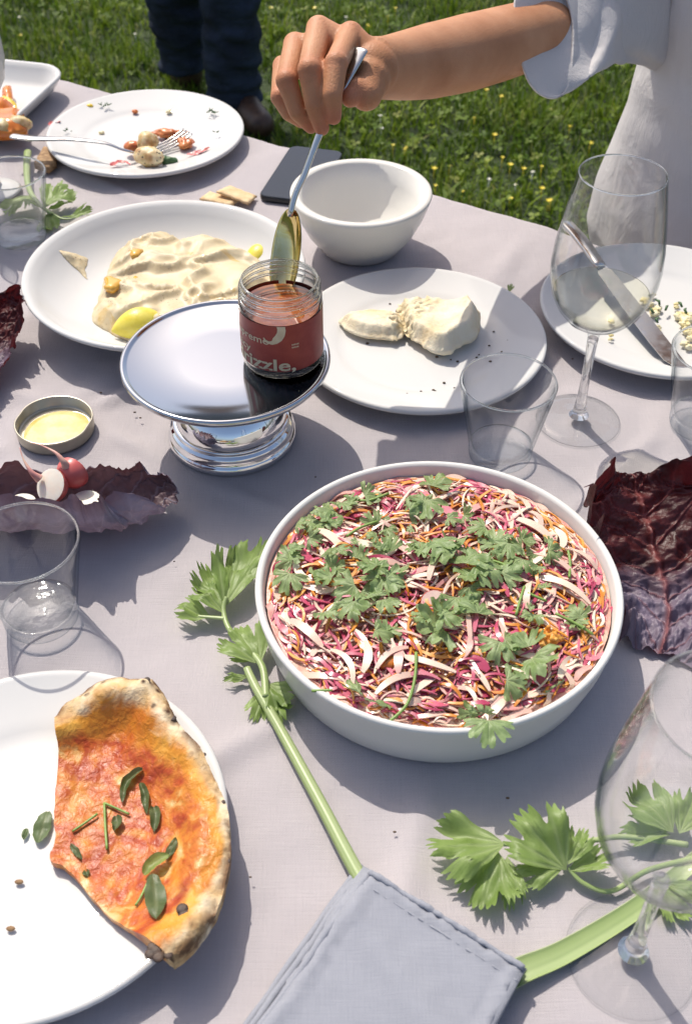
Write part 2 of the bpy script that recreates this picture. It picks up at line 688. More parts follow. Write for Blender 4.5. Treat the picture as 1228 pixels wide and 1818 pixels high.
leaf_mat('basil_leaf', (0.06, 0.10, 0.03), (0.15, 0.20, 0.09), (0.24, 0.27, 0.14))
t = NT('celery_stem')
c = t.ramp(t.attr('strand'), [(0.0, (0.17, 0.255, 0.075)), (0.45, (0.27, 0.36, 0.135)), (1.0, (0.42, 0.47, 0.27))])
c = t.mix(t.math('MULTIPLY', t.noise(25, 3), 0.35), c, (0.36, 0.42, 0.20))
t.set('Base Color', c).set('Roughness', 0.38).set('Subsurface Weight', 0.2).set('Subsurface Radius', (0.004, 0.005, 0.002))
t.bump(t.noise(200, 3), 0.12, 0.0006)
basic('herb_stem', (0.16, 0.28, 0.05), (0.24, 0.36, 0.09), 80, rough=0.45)
def cabbage(name, inner, outer, vein, tcol, dark=None):
    t = NT(name)
    v = t.attr('vein')
    geo = t.n('ShaderNodeNewGeometry')
    a = t.ramp(t.noise(22, 5), [(0.3, tuple(x * 0.6 for x in inner)), (0.7, inner)])
    b = t.ramp(t.noise(16, 5, dist=0.6), [(0.32, tuple(x * 0.55 for x in outer)), (0.55, outer), (0.78, tuple(min(1, x * 1.5 + 0.03) for x in outer))])
    c = t.mix(geo.outputs['Backfacing'], a, b)
    if dark is not None:
        al = t.math('ADD', t.attr('along'), t.math('MULTIPLY', t.math('SUBTRACT', t.noise(30, 4), 0.5), 0.35))
        c = t.mix(t.mapr(al, 0.30, 0.48), c, t.ramp(t.noise(40, 4), [(0.3, tuple(x * 0.5 for x in dark)), (0.7, dark)]))
    rim = t.attr('rim')
    c = t.mix(t.math('MULTIPLY', rim, 0.55), c, (0.085, 0.018, 0.026))
    c = t.mix(t.math('MULTIPLY', v, 0.75), c, vein)
    t.set('Base Color', c).set('Roughness', t.ramp(t.noise(60, 3), [(0.3, 0.38), (0.7, 0.55)])).set('Specular IOR Level', 0.4)
    t.bump(t.math('ADD', t.math('MULTIPLY', v, 1.2), t.math('ADD', t.noise(90, 4), t.math('MULTIPLY', t.noise(420, 3), 0.4))), 0.55, 0.0022)
    tr = t.n('ShaderNodeBsdfTranslucent')
    t.L(t.mix(0.6, c, tcol), tr.inputs[0])
    mx = t.n('ShaderNodeMixShader')
    mx.inputs[0].default_value = 0.16
    t.L(t.p.outputs[0], mx.inputs[1])
    t.L(tr.outputs[0], mx.inputs[2])
    t.L(mx.outputs[0], t.out.inputs[0])
cabbage('cabbage_leaf', (0.17, 0.11, 0.125), (0.25, 0.23, 0.31), (0.46, 0.42, 0.50), (0.20, 0.08, 0.09))
cabbage('dark_cabbage_leaf', (0.23, 0.185, 0.25), (0.12, 0.035, 0.042), (0.27, 0.075, 0.07), (0.22, 0.02, 0.022), (0.085, 0.016, 0.018))
t = NT('radish_skin')
c = t.ramp(t.noise(35, 4), [(0.3, (0.52, 0.06, 0.07)), (0.7, (0.62, 0.16, 0.14))])
t.set('Base Color', c).set('Roughness', 0.35).set('Subsurface Weight', 0.2).set('Subsurface Radius', (0.006, 0.002, 0.002))
basic('radish_flesh', (0.80, 0.72, 0.62), (0.84, 0.80, 0.72), 70, rough=0.4, sss=0.3, bump=0.1)
basic('radish_root', (0.62, 0.28, 0.25), (0.70, 0.48, 0.36), 90, rough=0.5)

# ---- food
t = NT('hummus')
n1 = t.noise(40, 4, dist=0.5)
c = t.ramp(n1, [(0.3, (0.57, 0.46, 0.275)), (0.7, (0.65, 0.56, 0.38))])
sp = t.math('MULTIPLY', t.ramp(t.noise(420, 2), [(0.64, 0.0), (0.68, 1.0)]), t.ramp(t.noise(28, 3), [(0.52, 0.0), (0.62, 1.0)]))
c = t.mix(sp, c, (0.13, 0.06, 0.02))
oil = t.ramp(t.noise(34, 3, dist=0.8), [(0.60, 0.0), (0.70, 1.0)])
c = t.mix(t.math('MULTIPLY', oil, 0.55), c, (0.62, 0.40, 0.09))
t.set('Base Color', c).set('Roughness', t.mix(oil, (0.5, 0.5, 0.5), (0.12, 0.12, 0.12)))
t.set('Subsurface Weight', 0.15).set('Subsurface Radius', (0.006, 0.004, 0.002))
t.bump(t.math('ADD', t.noise(45, 2, dist=1.0), t.math('MULTIPLY', t.noise(300, 2), 0.06)), 0.4, 0.003)
t = NT('oil_pool')
t.set('Base Color', (0.70, 0.38, 0.04)).set('Roughness', 0.04).set('Coat Weight', 1.0)
basic('lemon_peel', (0.74, 0.62, 0.06), (0.80, 0.70, 0.14), 60, rough=0.35, bump=0.35, bscale=450, sss=0.2, sssr=(0.006, 0.004, 0.001))
basic('lemon_flesh', (0.78, 0.66, 0.16), (0.82, 0.74, 0.36), 120, rough=0.2, sss=0.4)
t = NT('bread')
up = t.attr('torn')
c = t.ramp(t.noise(30, 5), [(0.24, (0.60, 0.43, 0.22)), (0.38, (0.72, 0.60, 0.40)), (0.55, (0.77, 0.69, 0.52)), (0.85, (0.80, 0.74, 0.60))])
c = t.mix(up, c, t.ramp(t.noise(90, 4), [(0.3, (0.62, 0.50, 0.29)), (0.7, (0.80, 0.73, 0.55))]))
t.set('Base Color', c).set('Roughness', 0.75).set('Specular IOR Level', 0.25).set('Subsurface Weight', 0.15).set('Subsurface Radius', (0.005, 0.003, 0.002))
t.bump(t.math('ADD', t.noise(120, 5), t.math('MULTIPLY', t.noise(500, 3), 0.5)), 0.5, 0.0025)
t = NT('pizza')
e = t.attr('crust')          # 1 on the puffed rim, 0 on the sauced middle
nz = t.noise(45, 4, dist=0.8)
mask = t.math('ADD', e, t.math('MULTIPLY', t.math('SUBTRACT', nz, 0.5), 0.9))
sauce = t.ramp(t.noise(42, 6, dist=1.2), [(0.28, (0.24, 0.022, 0.012)), (0.44, (0.40, 0.070, 0.018)), (0.58, (0.53, 0.165, 0.026)), (0.66, (0.62, 0.34, 0.11)), (0.76, (0.70, 0.53, 0.30))])
oiled = t.ramp(t.noise(30, 5), [(0.3, (0.48, 0.13, 0.014)), (0.5, (0.62, 0.26, 0.030)), (0.7, (0.70, 0.40, 0.075))])
dough = t.ramp(t.noise(48, 5), [(0.25, (0.38, 0.19, 0.07)), (0.42, (0.60, 0.40, 0.19)), (0.60, (0.72, 0.58, 0.38)), (0.8, (0.78, 0.69, 0.53))])
c = t.mix(t.mapr(mask, 0.02, 0.30), sauce, oiled)
c = t.mix(t.mapr(mask, 0.58, 0.80), c, dough)
ch = t.math('MULTIPLY', t.ramp(t.vor(110), [(0.14, 1.0), (0.34, 0.0)]), t.ramp(t.noise(34, 3), [(0.48, 0.0), (0.57, 1.0)]))
ch = t.math('MULTIPLY', ch, t.mapr(e, 0.45, 0.85))
c = t.mix(ch, c, (0.05, 0.022, 0.012))
rr_ = t.mapr(t.attr('rimd'), 0.001, 0.008, 1.0, 0.0)
ce = t.math('MULTIPLY', rr_, t.ramp(t.noise(75, 4), [(0.40, 0.0), (0.58, 1.0)]))
c = t.mix(t.math('MULTIPLY', ce, 0.85), c, (0.11, 0.042, 0.016))
t.set('Base Color', c)
t.set('Roughness', t.mapr(mask, 0.35, 0.9, 0.36, 0.75)).set('Specular IOR Level', 0.35)
t.bump(t.math('ADD', t.noise(170, 4, dist=0.6), t.math('MULTIPLY', t.noise(45, 3), 1.0)), 0.55, 0.003)
basic('crumb_dough', (0.62, 0.44, 0.24), (0.70, 0.56, 0.36), 120, rough=0.8, bump=0.4)
basic('pizza_char', (0.03, 0.018, 0.014), (0.09, 0.05, 0.03), 200, rough=0.6, bump=0.4)
def shred(name, stops, rough=0.32, sc=75, sss=0.25):
    t = NT(name)
    c = t.ramp(t.attr('rnd'), stops)
    c = t.mix(t.math('MULTIPLY', t.ramp(t.noise(sc, 4), [(0.4, 0.0), (0.7, 1.0)]), 0.45), c, stops[len(stops) // 2][1])
    t.set('Base Color', c).set('Roughness', rough).set('Subsurface Weight', sss).set('Subsurface Radius', (0.004, 0.002, 0.002))
    t.set('Specular IOR Level', 0.5).set('Coat Weight', 0.35).set('Coat Roughness', 0.12)
shred('pale_shred', [(0.0, (0.58, 0.25, 0.24)), (0.3, (0.67, 0.41, 0.34)), (0.65, (0.73, 0.55, 0.43)), (1.0, (0.76, 0.65, 0.51))])
basic('radish_salad', (0.62, 0.40, 0.37), (0.70, 0.54, 0.46), 60, rough=0.35)
shred('red_shred', [(0.0, (0.34, 0.022, 0.07)), (0.45, (0.50, 0.075, 0.145)), (1.0, (0.64, 0.24, 0.28))])
shred('carrot_shred', [(0.0, (0.55, 0.17, 0.02)), (0.5, (0.66, 0.26, 0.035)), (1.0, (0.74, 0.38, 0.09))])
basic('salad_under', (0.52, 0.18, 0.17), (0.68, 0.44, 0.32), 60, rough=0.4, bump=0.6, bdist=0.004, bscale=90)
basic('carrot_lump', (0.60, 0.24, 0.03), (0.70, 0.36, 0.07), 150, rough=0.45, bump=0.6, bscale=220, bdist=0.003, sss=0.2)
basic('pepper_orange', (0.60, 0.15, 0.015), (0.68, 0.24, 0.03), 50, rough=0.2, sss=0.2, coat=0.4)
basic('pepper_yellow', (0.72, 0.50, 0.02), (0.78, 0.58, 0.06), 50, rough=0.2, sss=0.2, coat=0.4)
t = NT('roast_potato')
c = t.ramp(t.noise(90, 5), [(0.35, (0.52, 0.36, 0.13)), (0.6, (0.72, 0.60, 0.36)), (0.8, (0.78, 0.70, 0.50))])
sp = t.ramp(t.vor(170), [(0.16, 1.0), (0.26, 0.0)])
sp = t.math('MULTIPLY', sp, t.ramp(t.noise(70, 2), [(0.42, 0.0), (0.50, 1.0)]))
c = t.mix(t.ramp(t.noise(60, 4), [(0.52, 0.0), (0.66, 0.8)]), c, (0.36, 0.17, 0.045))
c = t.mix(sp, c, (0.05, 0.025, 0.010))
t.set('Base Color', c).set('Roughness', 0.4).set('Subsurface Weight', 0.15)
t.bump(t.noise(200, 4), 0.4, 0.0015)
basic('tomato_bit', (0.50, 0.11, 0.03), (0.60, 0.24, 0.07), 120, rough=0.3, bump=0.4, sss=0.2)
basic('pink_bit', (0.52, 0.10, 0.11), (0.60, 0.18, 0.15), 120, rough=0.3)
basic('egg_bit', (0.70, 0.58, 0.24), (0.80, 0.74, 0.52), 140, rough=0.5, bump=0.4, bdist=0.002)
basic('cracker', (0.60, 0.40, 0.20), (0.70, 0.53, 0.31), 90, rough=0.75, bump=0.35)
basic('pepper_speck', (0.04, 0.03, 0.02), (0.12, 0.07, 0.03), 300, rough=0.7)
basic('herb_bit', (0.035, 0.09, 0.03), (0.07, 0.15, 0.05), 200, rough=0.5)
basic('crispbread', (0.20, 0.11, 0.05), (0.42, 0.27, 0.14), 160, rough=0.8, bump=0.5)

# ---- people
t = NT('skin')
c = t.ramp(t.noise(16, 5), [(0.3, (0.42, 0.185, 0.088)), (0.5, (0.51, 0.245, 0.128)), (0.72, (0.59, 0.31, 0.175))])
pk = t.attr('pink')
c = t.mix(t.math('MULTIPLY', pk, 0.7), c, (0.50, 0.150, 0.095))
fre = t.ramp(t.noise(230, 2), [(0.70, 0.0), (0.78, 0.35)])
c = t.mix(fre, c, (0.33, 0.13, 0.07))
t.set('Base Color', c).set('Roughness', 0.48).set('Subsurface Weight', 0.12).set('Subsurface Radius', (0.007, 0.003, 0.0015))
t.set('Specular IOR Level', 0.22)
t.bump(t.math('ADD', t.vor(700), t.math('MULTIPLY', t.noise(190, 5), 1.0)), 0.30, 0.0009)
basic('nail', (0.66, 0.36, 0.28), rough=0.25)
t = NT('shirt_cotton')
wv = t.noise(1.0, 2, vec=t.scalevec(700, 700, 60))
c = t.mix(t.noise(20, 4), (0.70, 0.675, 0.67), (0.76, 0.735, 0.73))
t.set('Base Color', c).set('Roughness', 0.9).set('Specular IOR Level', 0.15).set('Sheen Weight', 0.15)
t.bump(t.math('ADD', t.math('MULTIPLY', wv, 0.15), t.noise(14, 4, dist=1.2)), 0.5, 0.008)
tr = t.n('ShaderNodeBsdfTranslucent'); t.L(c, tr.inputs[0])
mx = t.n('ShaderNodeMixShader'); mx.inputs[0].default_value = 0.22
t.L(t.p.outputs[0], mx.inputs[1]); t.L(tr.outputs[0], mx.inputs[2]); t.L(mx.outputs[0], t.out.inputs[0])
t = NT('denim')
c = t.ramp(t.noise(9, 5, dist=0.7), [(0.3, (0.014, 0.017, 0.024)), (0.6, (0.030, 0.042, 0.066)), (0.8, (0.07, 0.10, 0.145))])
c = t.mix(t.math('MULTIPLY', t.noise(700, 2), 0.3), c, (0.05, 0.06, 0.09))
t.set('Base Color', c).set('Roughness', 0.9).set('Specular IOR Level', 0.15)
t.bump(t.math('ADD', t.noise(1.0, 3, vec=t.scalevec(14, 14, 60)), t.math('MULTIPLY', t.noise(500, 2), 0.1)), 0.6, 0.012)
basic('brown_leather', (0.045, 0.022, 0.014), (0.09, 0.045, 0.026), 40, rough=0.5, bump=0.3)
basic('brown_cloth', (0.07, 0.036, 0.024), (0.11, 0.06, 0.04), 60, rough=0.85, bump=0.3)
basic('hair', (0.03, 0.017, 0.010), (0.06, 0.035, 0.02), 120, rough=0.5, bump=0.5)
basic('grey_cotton', (0.25, 0.26, 0.28), (0.30, 0.31, 0.33), 40, rough=0.9)

# ---- lawn
t = NT('soil')
t.set('Base Color', t.ramp(t.noise(9, 6), [(0.3, (0.018, 0.032, 0.010)), (0.7, (0.045, 0.070, 0.020))])).set('Roughness', 0.95)
t.bump(t.noise(60, 5), 0.6, 0.02)
t = NT('grass')
r_ = t.attr('rnd')
c = t.ramp(r_, [(0.0, (0.068, 0.132, 0.008)), (0.45, (0.145, 0.225, 0.015)), (0.8, (0.25, 0.32, 0.034)), (1.0, (0.33, 0.33, 0.10))])
c = t.mix(t.math('MULTIPLY', t.ramp(t.noise(3.0, 4), [(0.38, 0.0), (0.62, 1.0)]), 0.45), c, (0.050, 0.115, 0.012))
t.set('Base Color', c).set('Roughness', 0.55).set('Specular IOR Level', 0.25)
tr = t.n('ShaderNodeBsdfTranslucent'); t.L(c, tr.inputs[0])
mx = t.n('ShaderNodeMixShader'); mx.inputs[0].default_value = 0.35
t.L(t.p.outputs[0], mx.inputs[1]); t.L(tr.outputs[0], mx.inputs[2]); t.L(mx.outputs[0], t.out.inputs[0])
basic('petal_yellow', (0.78, 0.60, 0.02), (0.80, 0.66, 0.05), 100, rough=0.4)
basic('petal_white', (0.78, 0.78, 0.74), (0.82, 0.82, 0.80), 100, rough=0.5)
# ================================================================== lawn
m = M()
for i, (r0, n) in enumerate([(0, 1)]):
    pass
gx = [-300, -60, -20, -8, -4, -2, -1, 0, 1, 2, 4, 8, 20, 60, 300]
nn = len(gx)
vsx = [(x, y + 2, GROUND + (0.012 * fbm(x, y, 0, 0.8) if abs(x) < 10 and abs(y) < 10 else 0)) for y in gx for x in gx]
fsx = [(j * nn + i, j * nn + i + 1, (j + 1) * nn + i + 1, (j + 1) * nn + i) for j in range(nn - 1) for i in range(nn - 1)]
m.add(vsx, fsx)
lawn = m.build('lawn', 'soil', kind='structure', origin=(0, 0, GROUND))


def blades(name, n, xr, yr, lr, wr, label, dens=None):
    x = rng.uniform(xr[0], xr[1], n)
    y = rng.uniform(yr[0], yr[1], n)
    L = rng.uniform(lr[0], lr[1], n) * (0.75 + 0.5 * rng.random(n))
    w = rng.uniform(wr[0], wr[1], n)
    a = rng.uniform(0, 2 * np.pi, n)
    lean = rng.uniform(0.1, 1.25, n)
    b = a + rng.uniform(-0.6, 0.6, n)
    # clumping
    cl = np.array([mnoise.noise(Vector((x[i] * 5, y[i] * 5, 1.7))) for i in range(n)])
    L *= np.clip(0.85 + 0.7 * cl, 0.4, 1.7)
    rnd = np.clip(rng.normal(0.45, 0.2, n) + 0.25 * cl + (rng.random(n) > 0.95) * 0.45, 0, 1)
    dx, dy = np.cos(a), np.sin(a)
    px_, py_ = -np.sin(b), np.cos(b)
    V = np.zeros((n, 7, 3))
    for k, (t_, wf) in enumerate([(0, 0.8), (0.4, 1.0), (0.75, 0.75)]):
        hz = L * (t_ * np.cos(lean * t_ * 0.8))
        hx = L * t_ * np.sin(lean * t_ * 0.9)
        for s_, sg in ((0, -1), (1, 1)):
            V[:, 2 * k + s_, 0] = x + dx * hx + sg * px_ * w * wf / 2
            V[:, 2 * k + s_, 1] = y + dy * hx + sg * py_ * w * wf / 2
            V[:, 2 * k + s_, 2] = GROUND + hz - 0.004
    V[:, 6, 0] = x + dx * L * np.sin(lean * 0.9)
    V[:, 6, 1] = y + dy * L * np.sin(lean * 0.9)
    V[:, 6, 2] = GROUND + L * np.cos(lean * 0.8)
    idx = np.arange(n) * 7
    me = bpy.data.meshes.new(name)
    F = []
    for i in idx.tolist():
        F += [(i, i + 1, i + 3, i + 2), (i + 2, i + 3, i + 5, i + 4), (i + 4, i + 5, i + 6)]
    me.from_pydata(V.reshape(-1, 3).tolist(), [], F)
    at_ = me.attributes.new('rnd', 'FLOAT', 'POINT')
    at_.data.foreach_set('value', np.repeat(rnd, 7).astype(np.float32))
    me.polygons.foreach_set('use_smooth', [True] * len(me.polygons))
    me.materials.append(MATS['grass'])
    o = bpy.data.objects.new(name, me)
    COL.objects.link(o)
    tag(o, label, 'grass', None, 'stuff')
    return o


blades('grass', 70000, (-2.0, 2.0), (0.9, 4.7), (0.03, 0.08), (0.003, 0.0065), 'short green lawn grass behind the picnic table')
blades('rough_grass', 30000, (-6.0, 6.0), (-3.0, 11.0), (0.04, 0.09), (0.005, 0.012), 'sparser taller grass of the wider lawn')
# clover and broad weeds between the grass
n = 9000
V, F, RN = [], [], []
for i in range(n):
    x, y = rng.uniform(-2.0, 2.0), rng.uniform(0.9, 4.7)
    if mnoise.noise(Vector((x * 1.6, y * 1.6, 4))) < -0.05 and rng.random() < 0.75:
        continue
    h = rng.uniform(0.02, 0.055)
    rr = rng.uniform(0.006, 0.013)
    a0 = rng.uniform(0, 6.28)
    tilt = Vector((rng.normal(0, 0.35), rng.normal(0, 0.35), 1)).normalized()
    q = tilt.to_track_quat('Z', 'Y')
    rv = float(np.clip(rng.normal(0.5, 0.22), 0, 0.95))
    for k in range(3):
        a = a0 + k * 2.09
        c0 = Vector((math.cos(a), math.sin(a), 0))
        s0 = Vector((-math.sin(a), math.cos(a), 0))
        b = len(V)
        for (u, v_, zz) in ((0, 0, 0), (0.7, -0.55, 0.12), (1.25, -0.3, 0.2), (1.3, 0.3, 0.2), (0.7, 0.55, 0.12)):
            pt = q @ ((c0 * u + s0 * v_ + Vector((0, 0, zz))) * rr)
            V.append((x + pt.x, y + pt.y, GROUND + h + pt.z))
            RN.append(rv)
        F.append((b, b + 1, b + 2, b + 3, b + 4))
mm = M().add(V, F)
mm.att['rnd'] = RN
mm.build('clover', 'grass', smooth=False, kind='stuff', label='clover and small broad leaves mixed into the lawn', category='clover', origin=(0, 0, GROUND))

# flowers in the lawn (spots read off the photograph)
FL = {'y': [], 'w': []}


def flower(px, py, yellow, s):
    c = at(px, py, GROUND + 0.045)
    m_ = M()
    npet = 5 if yellow else 11
    for k in range(npet):
        a = 2 * math.pi * k / npet + rng.uniform(-0.1, 0.1)
        d, w_ = Vector((math.cos(a), math.sin(a), 0)), Vector((-math.sin(a), math.cos(a), 0))
        wd = 0.42 if yellow else 0.2
        up_ = 0.55 if yellow else 0.15
        m_.add([c, c + (d * 0.6 + w_ * wd + Vector((0, 0, up_ * 0.5))) * s, c + (d * 1.1 + Vector((0, 0, up_))) * s,
                c + (d * 0.6 - w_ * wd + Vector((0, 0, up_ * 0.5))) * s], [(0, 1, 2, 3)])
    m_.tube([c - Vector((0, 0, 0.045)), c], 0.0012, 5)
    if yellow:
        FL['y'].append((m_.build('yellow_flower', 'petal_yellow', label='tiny yellow buttercup flower in the lawn', category='flower', group='yellow flowers in the lawn'), px, py))
    else:
        o_ = m_.build('white_daisy', 'petal_white', label='tiny white daisy flower in the lawn', category='flower', group='white daisies in the lawn')
        FL['w'].append((o_, px, py))
        sub_parent(o_)
        M().lathe([(0, 0.0015), (s * 0.28, 0.0012), (s * 0.32, 0.0)], c, 8).build('flower_centre', 'petal_yellow', o_)
for px, py in [(37, 63), (478, 207), (886, 172), (840, 210), (866, 285), (715, 265), (697, 258), (722, 262), (892, 280), (1012, 225), (903, 293), (800, 296),
               (866, 160), (660, 182), (480, 15), (700, 15), (768, 300), (930, 300), (963, 296), (905, 353), (975, 355), (972, 357), (770, 330), (655, 47),
               (650, 45), (525, 218), (523, 205), (962, 335), (1000, 118), (690, 30), (640, 60), (820, 340), (1045, 255), (880, 240), (560, 15)]:
    flower(px + rng.uniform(-3, 3), py, True, rng.uniform(0.0045, 0.0085))
for px, py in [(35, 30), (240, 60), (915, 328), (675, 205), (677, 228), (868, 318), (945, 305), (614, 30)]:
    flower(px, py, False, rng.uniform(0.005, 0.0075))

def fzone(px, py):
    if px < 470:
        return 'left of the reaching hand'
    if px < 800:
        return 'far behind the hand' if py < 100 else ('between hand and cream bowl' if py < 240 else 'just behind the cream bowl')
    return 'above the reaching arm' if py < 100 else ('below the reaching arm' if py < 240 else ('near the table edge beside the bowl' if px < 920 else 'beside the far wine glass'))
rank_labels(FL['y'], fzone, 'tiny yellow lawn flower')
rank_labels(FL['w'], fzone, 'tiny white lawn daisy')

# ================================================================== table and cloth
EX, EN = Vector((0.8317, -0.5552, 0)), Vector((-0.5552, -0.8317, 0))     # along the far edge, towards the near side
E0 = Vector((-0.05, 1.3775, 0))                                          # a point of the far edge
WID = 1.16
UA, UB = -1.25, 1.05


def tp(u, v, z=0.0):
    return E0 + EX * u + EN * v + Vector((0, 0, z))


tb = thing('table', tp((UA + UB) / 2, WID / 2, GROUND), 'long wooden garden table under the grey linen cloth', 'table')
mb = M()
mb.add([tp(u, v, z) for u in (UA + 0.01, UB - 0.01) for v in (0.012, WID - 0.012) for z in (-0.04, -0.012)],
       [(0, 1, 3, 2), (4, 6, 7, 5), (0, 4, 5, 1), (2, 3, 7, 6), (0, 2, 6, 4), (1, 5, 7, 3)])
mb.build('tabletop', 'wood', tb, smooth=False)
for u in (UA + 0.1, UB - 0.1):
    for v in (0.12, WID - 0.12):
        mb = M()
        mb.add([tp(u + a * 0.03, v + b * 0.03, z) for a in (-1, 1) for b in (-1, 1) for z in (GROUND, -0.041)],
               [(0, 1, 3, 2), (4, 6, 7, 5), (0, 4, 5, 1), (2, 3, 7, 6), (0, 2, 6, 4), (1, 5, 7, 3)])
        mb.build('leg', 'wood', tb, smooth=False)

mc = M()
NU, NV = 520, 300
DROP = 0.26
us = np.linspace(UA - DROP, UB + DROP, NU)
vs_ = np.concatenate([np.linspace(-DROP, -0.004, 22), np.linspace(0.0, WID, NV - 44), np.linspace(WID + 0.004, WID + DROP, 22)])
NV = len(vs_)
# fold lines pressed into the cloth: point, direction (plan), height
folds = [((-0.215, 0.86), (0.75, 0.66), 0.0042, 0.007), ((-0.19, 0.78), (0.86, -0.5), 0.0034, 0.009), ((0.05, 0.40), (0.2, 0.98), 0.003, 0.012),
         ((-0.25, 1.25), (0.8, -0.6), 0.0028, 0.01), ((-0.08, 0.45), (-0.8, -0.62), 0.0028, 0.01), ((0.22, 0.72), (0.62, 0.78), 0.0028, 0.01)]
def cloth_z(x, y):
    z = 0.0030 * fbm(x, y, 0.3, 7, 2) + 0.0009 * fbm(x, y, 5.3, 34, 3)
    for (q, d, h_, w_) in folds:
        dx, dy = x - q[0], y - q[1]
        L_ = math.hypot(*d)
        along = (dx * d[0] + dy * d[1]) / L_
        off = (dx * -d[1] + dy * d[0]) / L_ + 0.006 * math.sin(along * 9)
        z += 1.5 * h_ * math.exp(-(off / w_) ** 2) * math.exp(-(along / 0.28) ** 2)
    # soft diagonal drag wrinkles
    z += 0.0036 * max(0, math.sin((x * 0.8 - y * 0.35) * 48 + 3 * fbm(x, y, 2.0, 3, 2))) ** 3 * smooth01(0.0, 0.25, fbm(x, y, 7.0, 2.3, 2))
    w_ = 1.0
    for (fx, fy, fr) in FOOT:
        w_ = min(w_, smooth01(fr, fr + .03, math.hypot(x - fx, y - fy)))
    return (z - .0028) * w_
FOOT = [(-.2648, 1.4064, .075), (.0751, .9368, .075), (.331, .987, .075), (-.205, .377, .075), (-.1905, 1.0187, .08), (.0687, .561, .124), (.0167, 1.137, .042), (-.1058, .797, .061),
        (-.2713, .8022, .038), (.1406, .7692, .03), (-.2389, .5725, .03), (-.3784, 1.1557, .03), (-.437, 1.125, .03), (.3345, .812, .03), (.2195, .818, .041), (.1735, .3006, .041), (-.0552, 1.306, .075),
        (-.50, 1.50, .12), (-.62, 1.53, .12)]
for v in vs_:
    for u in us:
        uu, vv = min(max(u, UA), UB), min(max(v, 0), WID)
        ou, ov = u - uu, v - vv
        q = tp(uu, vv)
        over = max(abs(ou), abs(ov))
        if over < 1e-9:
            z = cloth_z(q.x, q.y)
            mc.v.append((q.x, q.y, z - 0.0004))
        else:
            s_ = uu * 14 if abs(ov) > abs(ou) else vv * 14
            out = 0.012 * min(over / 0.03, 1.0) + 0.05 * over * (0.6 + 0.8 * math.sin(s_ + 2 * math.sin(s_ * 0.37)))
            du = math.copysign(out, ou) if abs(ou) > 1e-9 else 0
            dv = math.copysign(out, ov) if abs(ov) > 1e-9 else 0
            q = tp(uu + du, vv + dv)
            mc.v.append((q.x, q.y, cloth_z(q.x, q.y) - 0.0004 - over * over / (over + 0.006)))
for j in range(NV - 1):
    for i in range(NU - 1):
        mc.f.append((j * NU + i, (j + 1) * NU + i, (j + 1) * NU + i + 1, j * NU + i + 1))
cloth = mc.build('tablecloth', 'linen', origin=(0, 0.7, -0.004), label='creased lilac grey linen cloth draped over the garden table', category='tablecloth')
# ================================================================== tableware
def plate(c, r, h, label, name='dinner_plate', cup=False, mat='white_ceramic'):
    t_ = thing(name, (c[0], c[1], 0), label, 'plate', 'white plates on the table')
    if not cup:
        prof = [(0, .003), (.50 * r, .003), (.52 * r, .0004), (.56 * r, .0004), (.58 * r, .003), (.69 * r, .0065), (r - .004, h - .0055),
                (r - .001, h - .0045), (r, h - .0022), (r - .0008, h - .0002), (r - .003, h + .0003), (r - .006, h - .0006), (.74 * r, .0112), (.70 * r, .0104), (.66 * r, .0084),
                (.62 * r, .0068), (.57 * r, .0062), (.3 * r, .006), (0, .006)]
    else:
        prof = [(0, .003), (.46 * r, .003), (.48 * r, .0004), (.53 * r, .0004), (.55 * r, .004), (.75 * r, .014), (.92 * r, .032), (r - .002, h - .005), (r, h - .0022), (r - .001, h),
                (r - .004, h), (r - .009, h - .0025), (.90 * r, .0345), (.80 * r, .0215), (.70 * r, .0135), (.60 * r, .0098), (.45 * r, .0082), (0, .008)]
    M().lathe(prof, (c[0], c[1], 0), 96).build('dish', mat, t_)
    return t_


plate((-.2648, 1.4064), .130, .0195, 'white rimmed plate with fork and roast potato leftovers at far edge')
plate((.0751, .9368), .128, .018, 'white rimmed plate holding torn white bread')
plate((.331, .987), .127, .02, 'white plate with knife and egg crumbs cut off by right edge')
plate((-.205, .377), .1285, .02, 'white rimmed plate under the pizza slice')
plate((-.1905, 1.0187), .1482, .045, 'large shallow white plate full of hummus', cup=True)

# --- salad bowl
sb = thing('salad_bowl', (.0687, .561, 0), 'wide white straight sided serving bowl filled with shredded salad', 'bowl')
rb = .1365
M().lathe([(0, .002), (.112, .002), (.114, 0), (.1205, 0), (.1245, .003), (.1265, .007), (.1325, .030), (rb - .0008, .051), (rb, .0535), (rb - .0012, .0555), (rb - .004, .0555), (rb - .0058, .053),
           (.1275, .030), (.1215, .011), (.114, .007), (0, .006)], (.0687, .561, 0), 128).build('vessel', 'bowl_ceramic', sb)

# --- thick empty bowl
wb = thing('ceramic_bowl', (.0167, 1.137, 0), 'thick walled empty cream ceramic bowl beside the phone', 'bowl')
M().lathe([(0, .002), (.030, .002), (.032, 0), (.040, 0), (.046, .004), (.0615, .025), (.0725, .048), (.0785, .066), (.0793, .069), (.0785, .0712), (.074, .0718), (.0690, .0705),
           (.0635, .052), (.0535, .032), (.043, .018), (.025, .011), (0, .0095)], (.0167, 1.137, 0), 96).build('vessel', 'thick_ceramic', wb)

# --- rectangular dish with roast peppers
def rrect(cx, cy, w, d, r, rot, n=6):
    pts = []
    for (sx, sy, a0) in ((1, 1, 0), (-1, 1, 90), (-1, -1, 180), (1, -1, 270)):
        for k in range(n + 1):
            a = R(a0 + 90 * k / n)
            pts.append(Vector((sx * (w / 2 - r) + r * math.cos(a), sy * (d / 2 - r) + r * math.sin(a))))
    c_, s_ = math.cos(rot), math.sin(rot)
    return [(cx + q.x * c_ - q.y * s_, cy + q.x * s_ + q.y * c_) for q in pts]


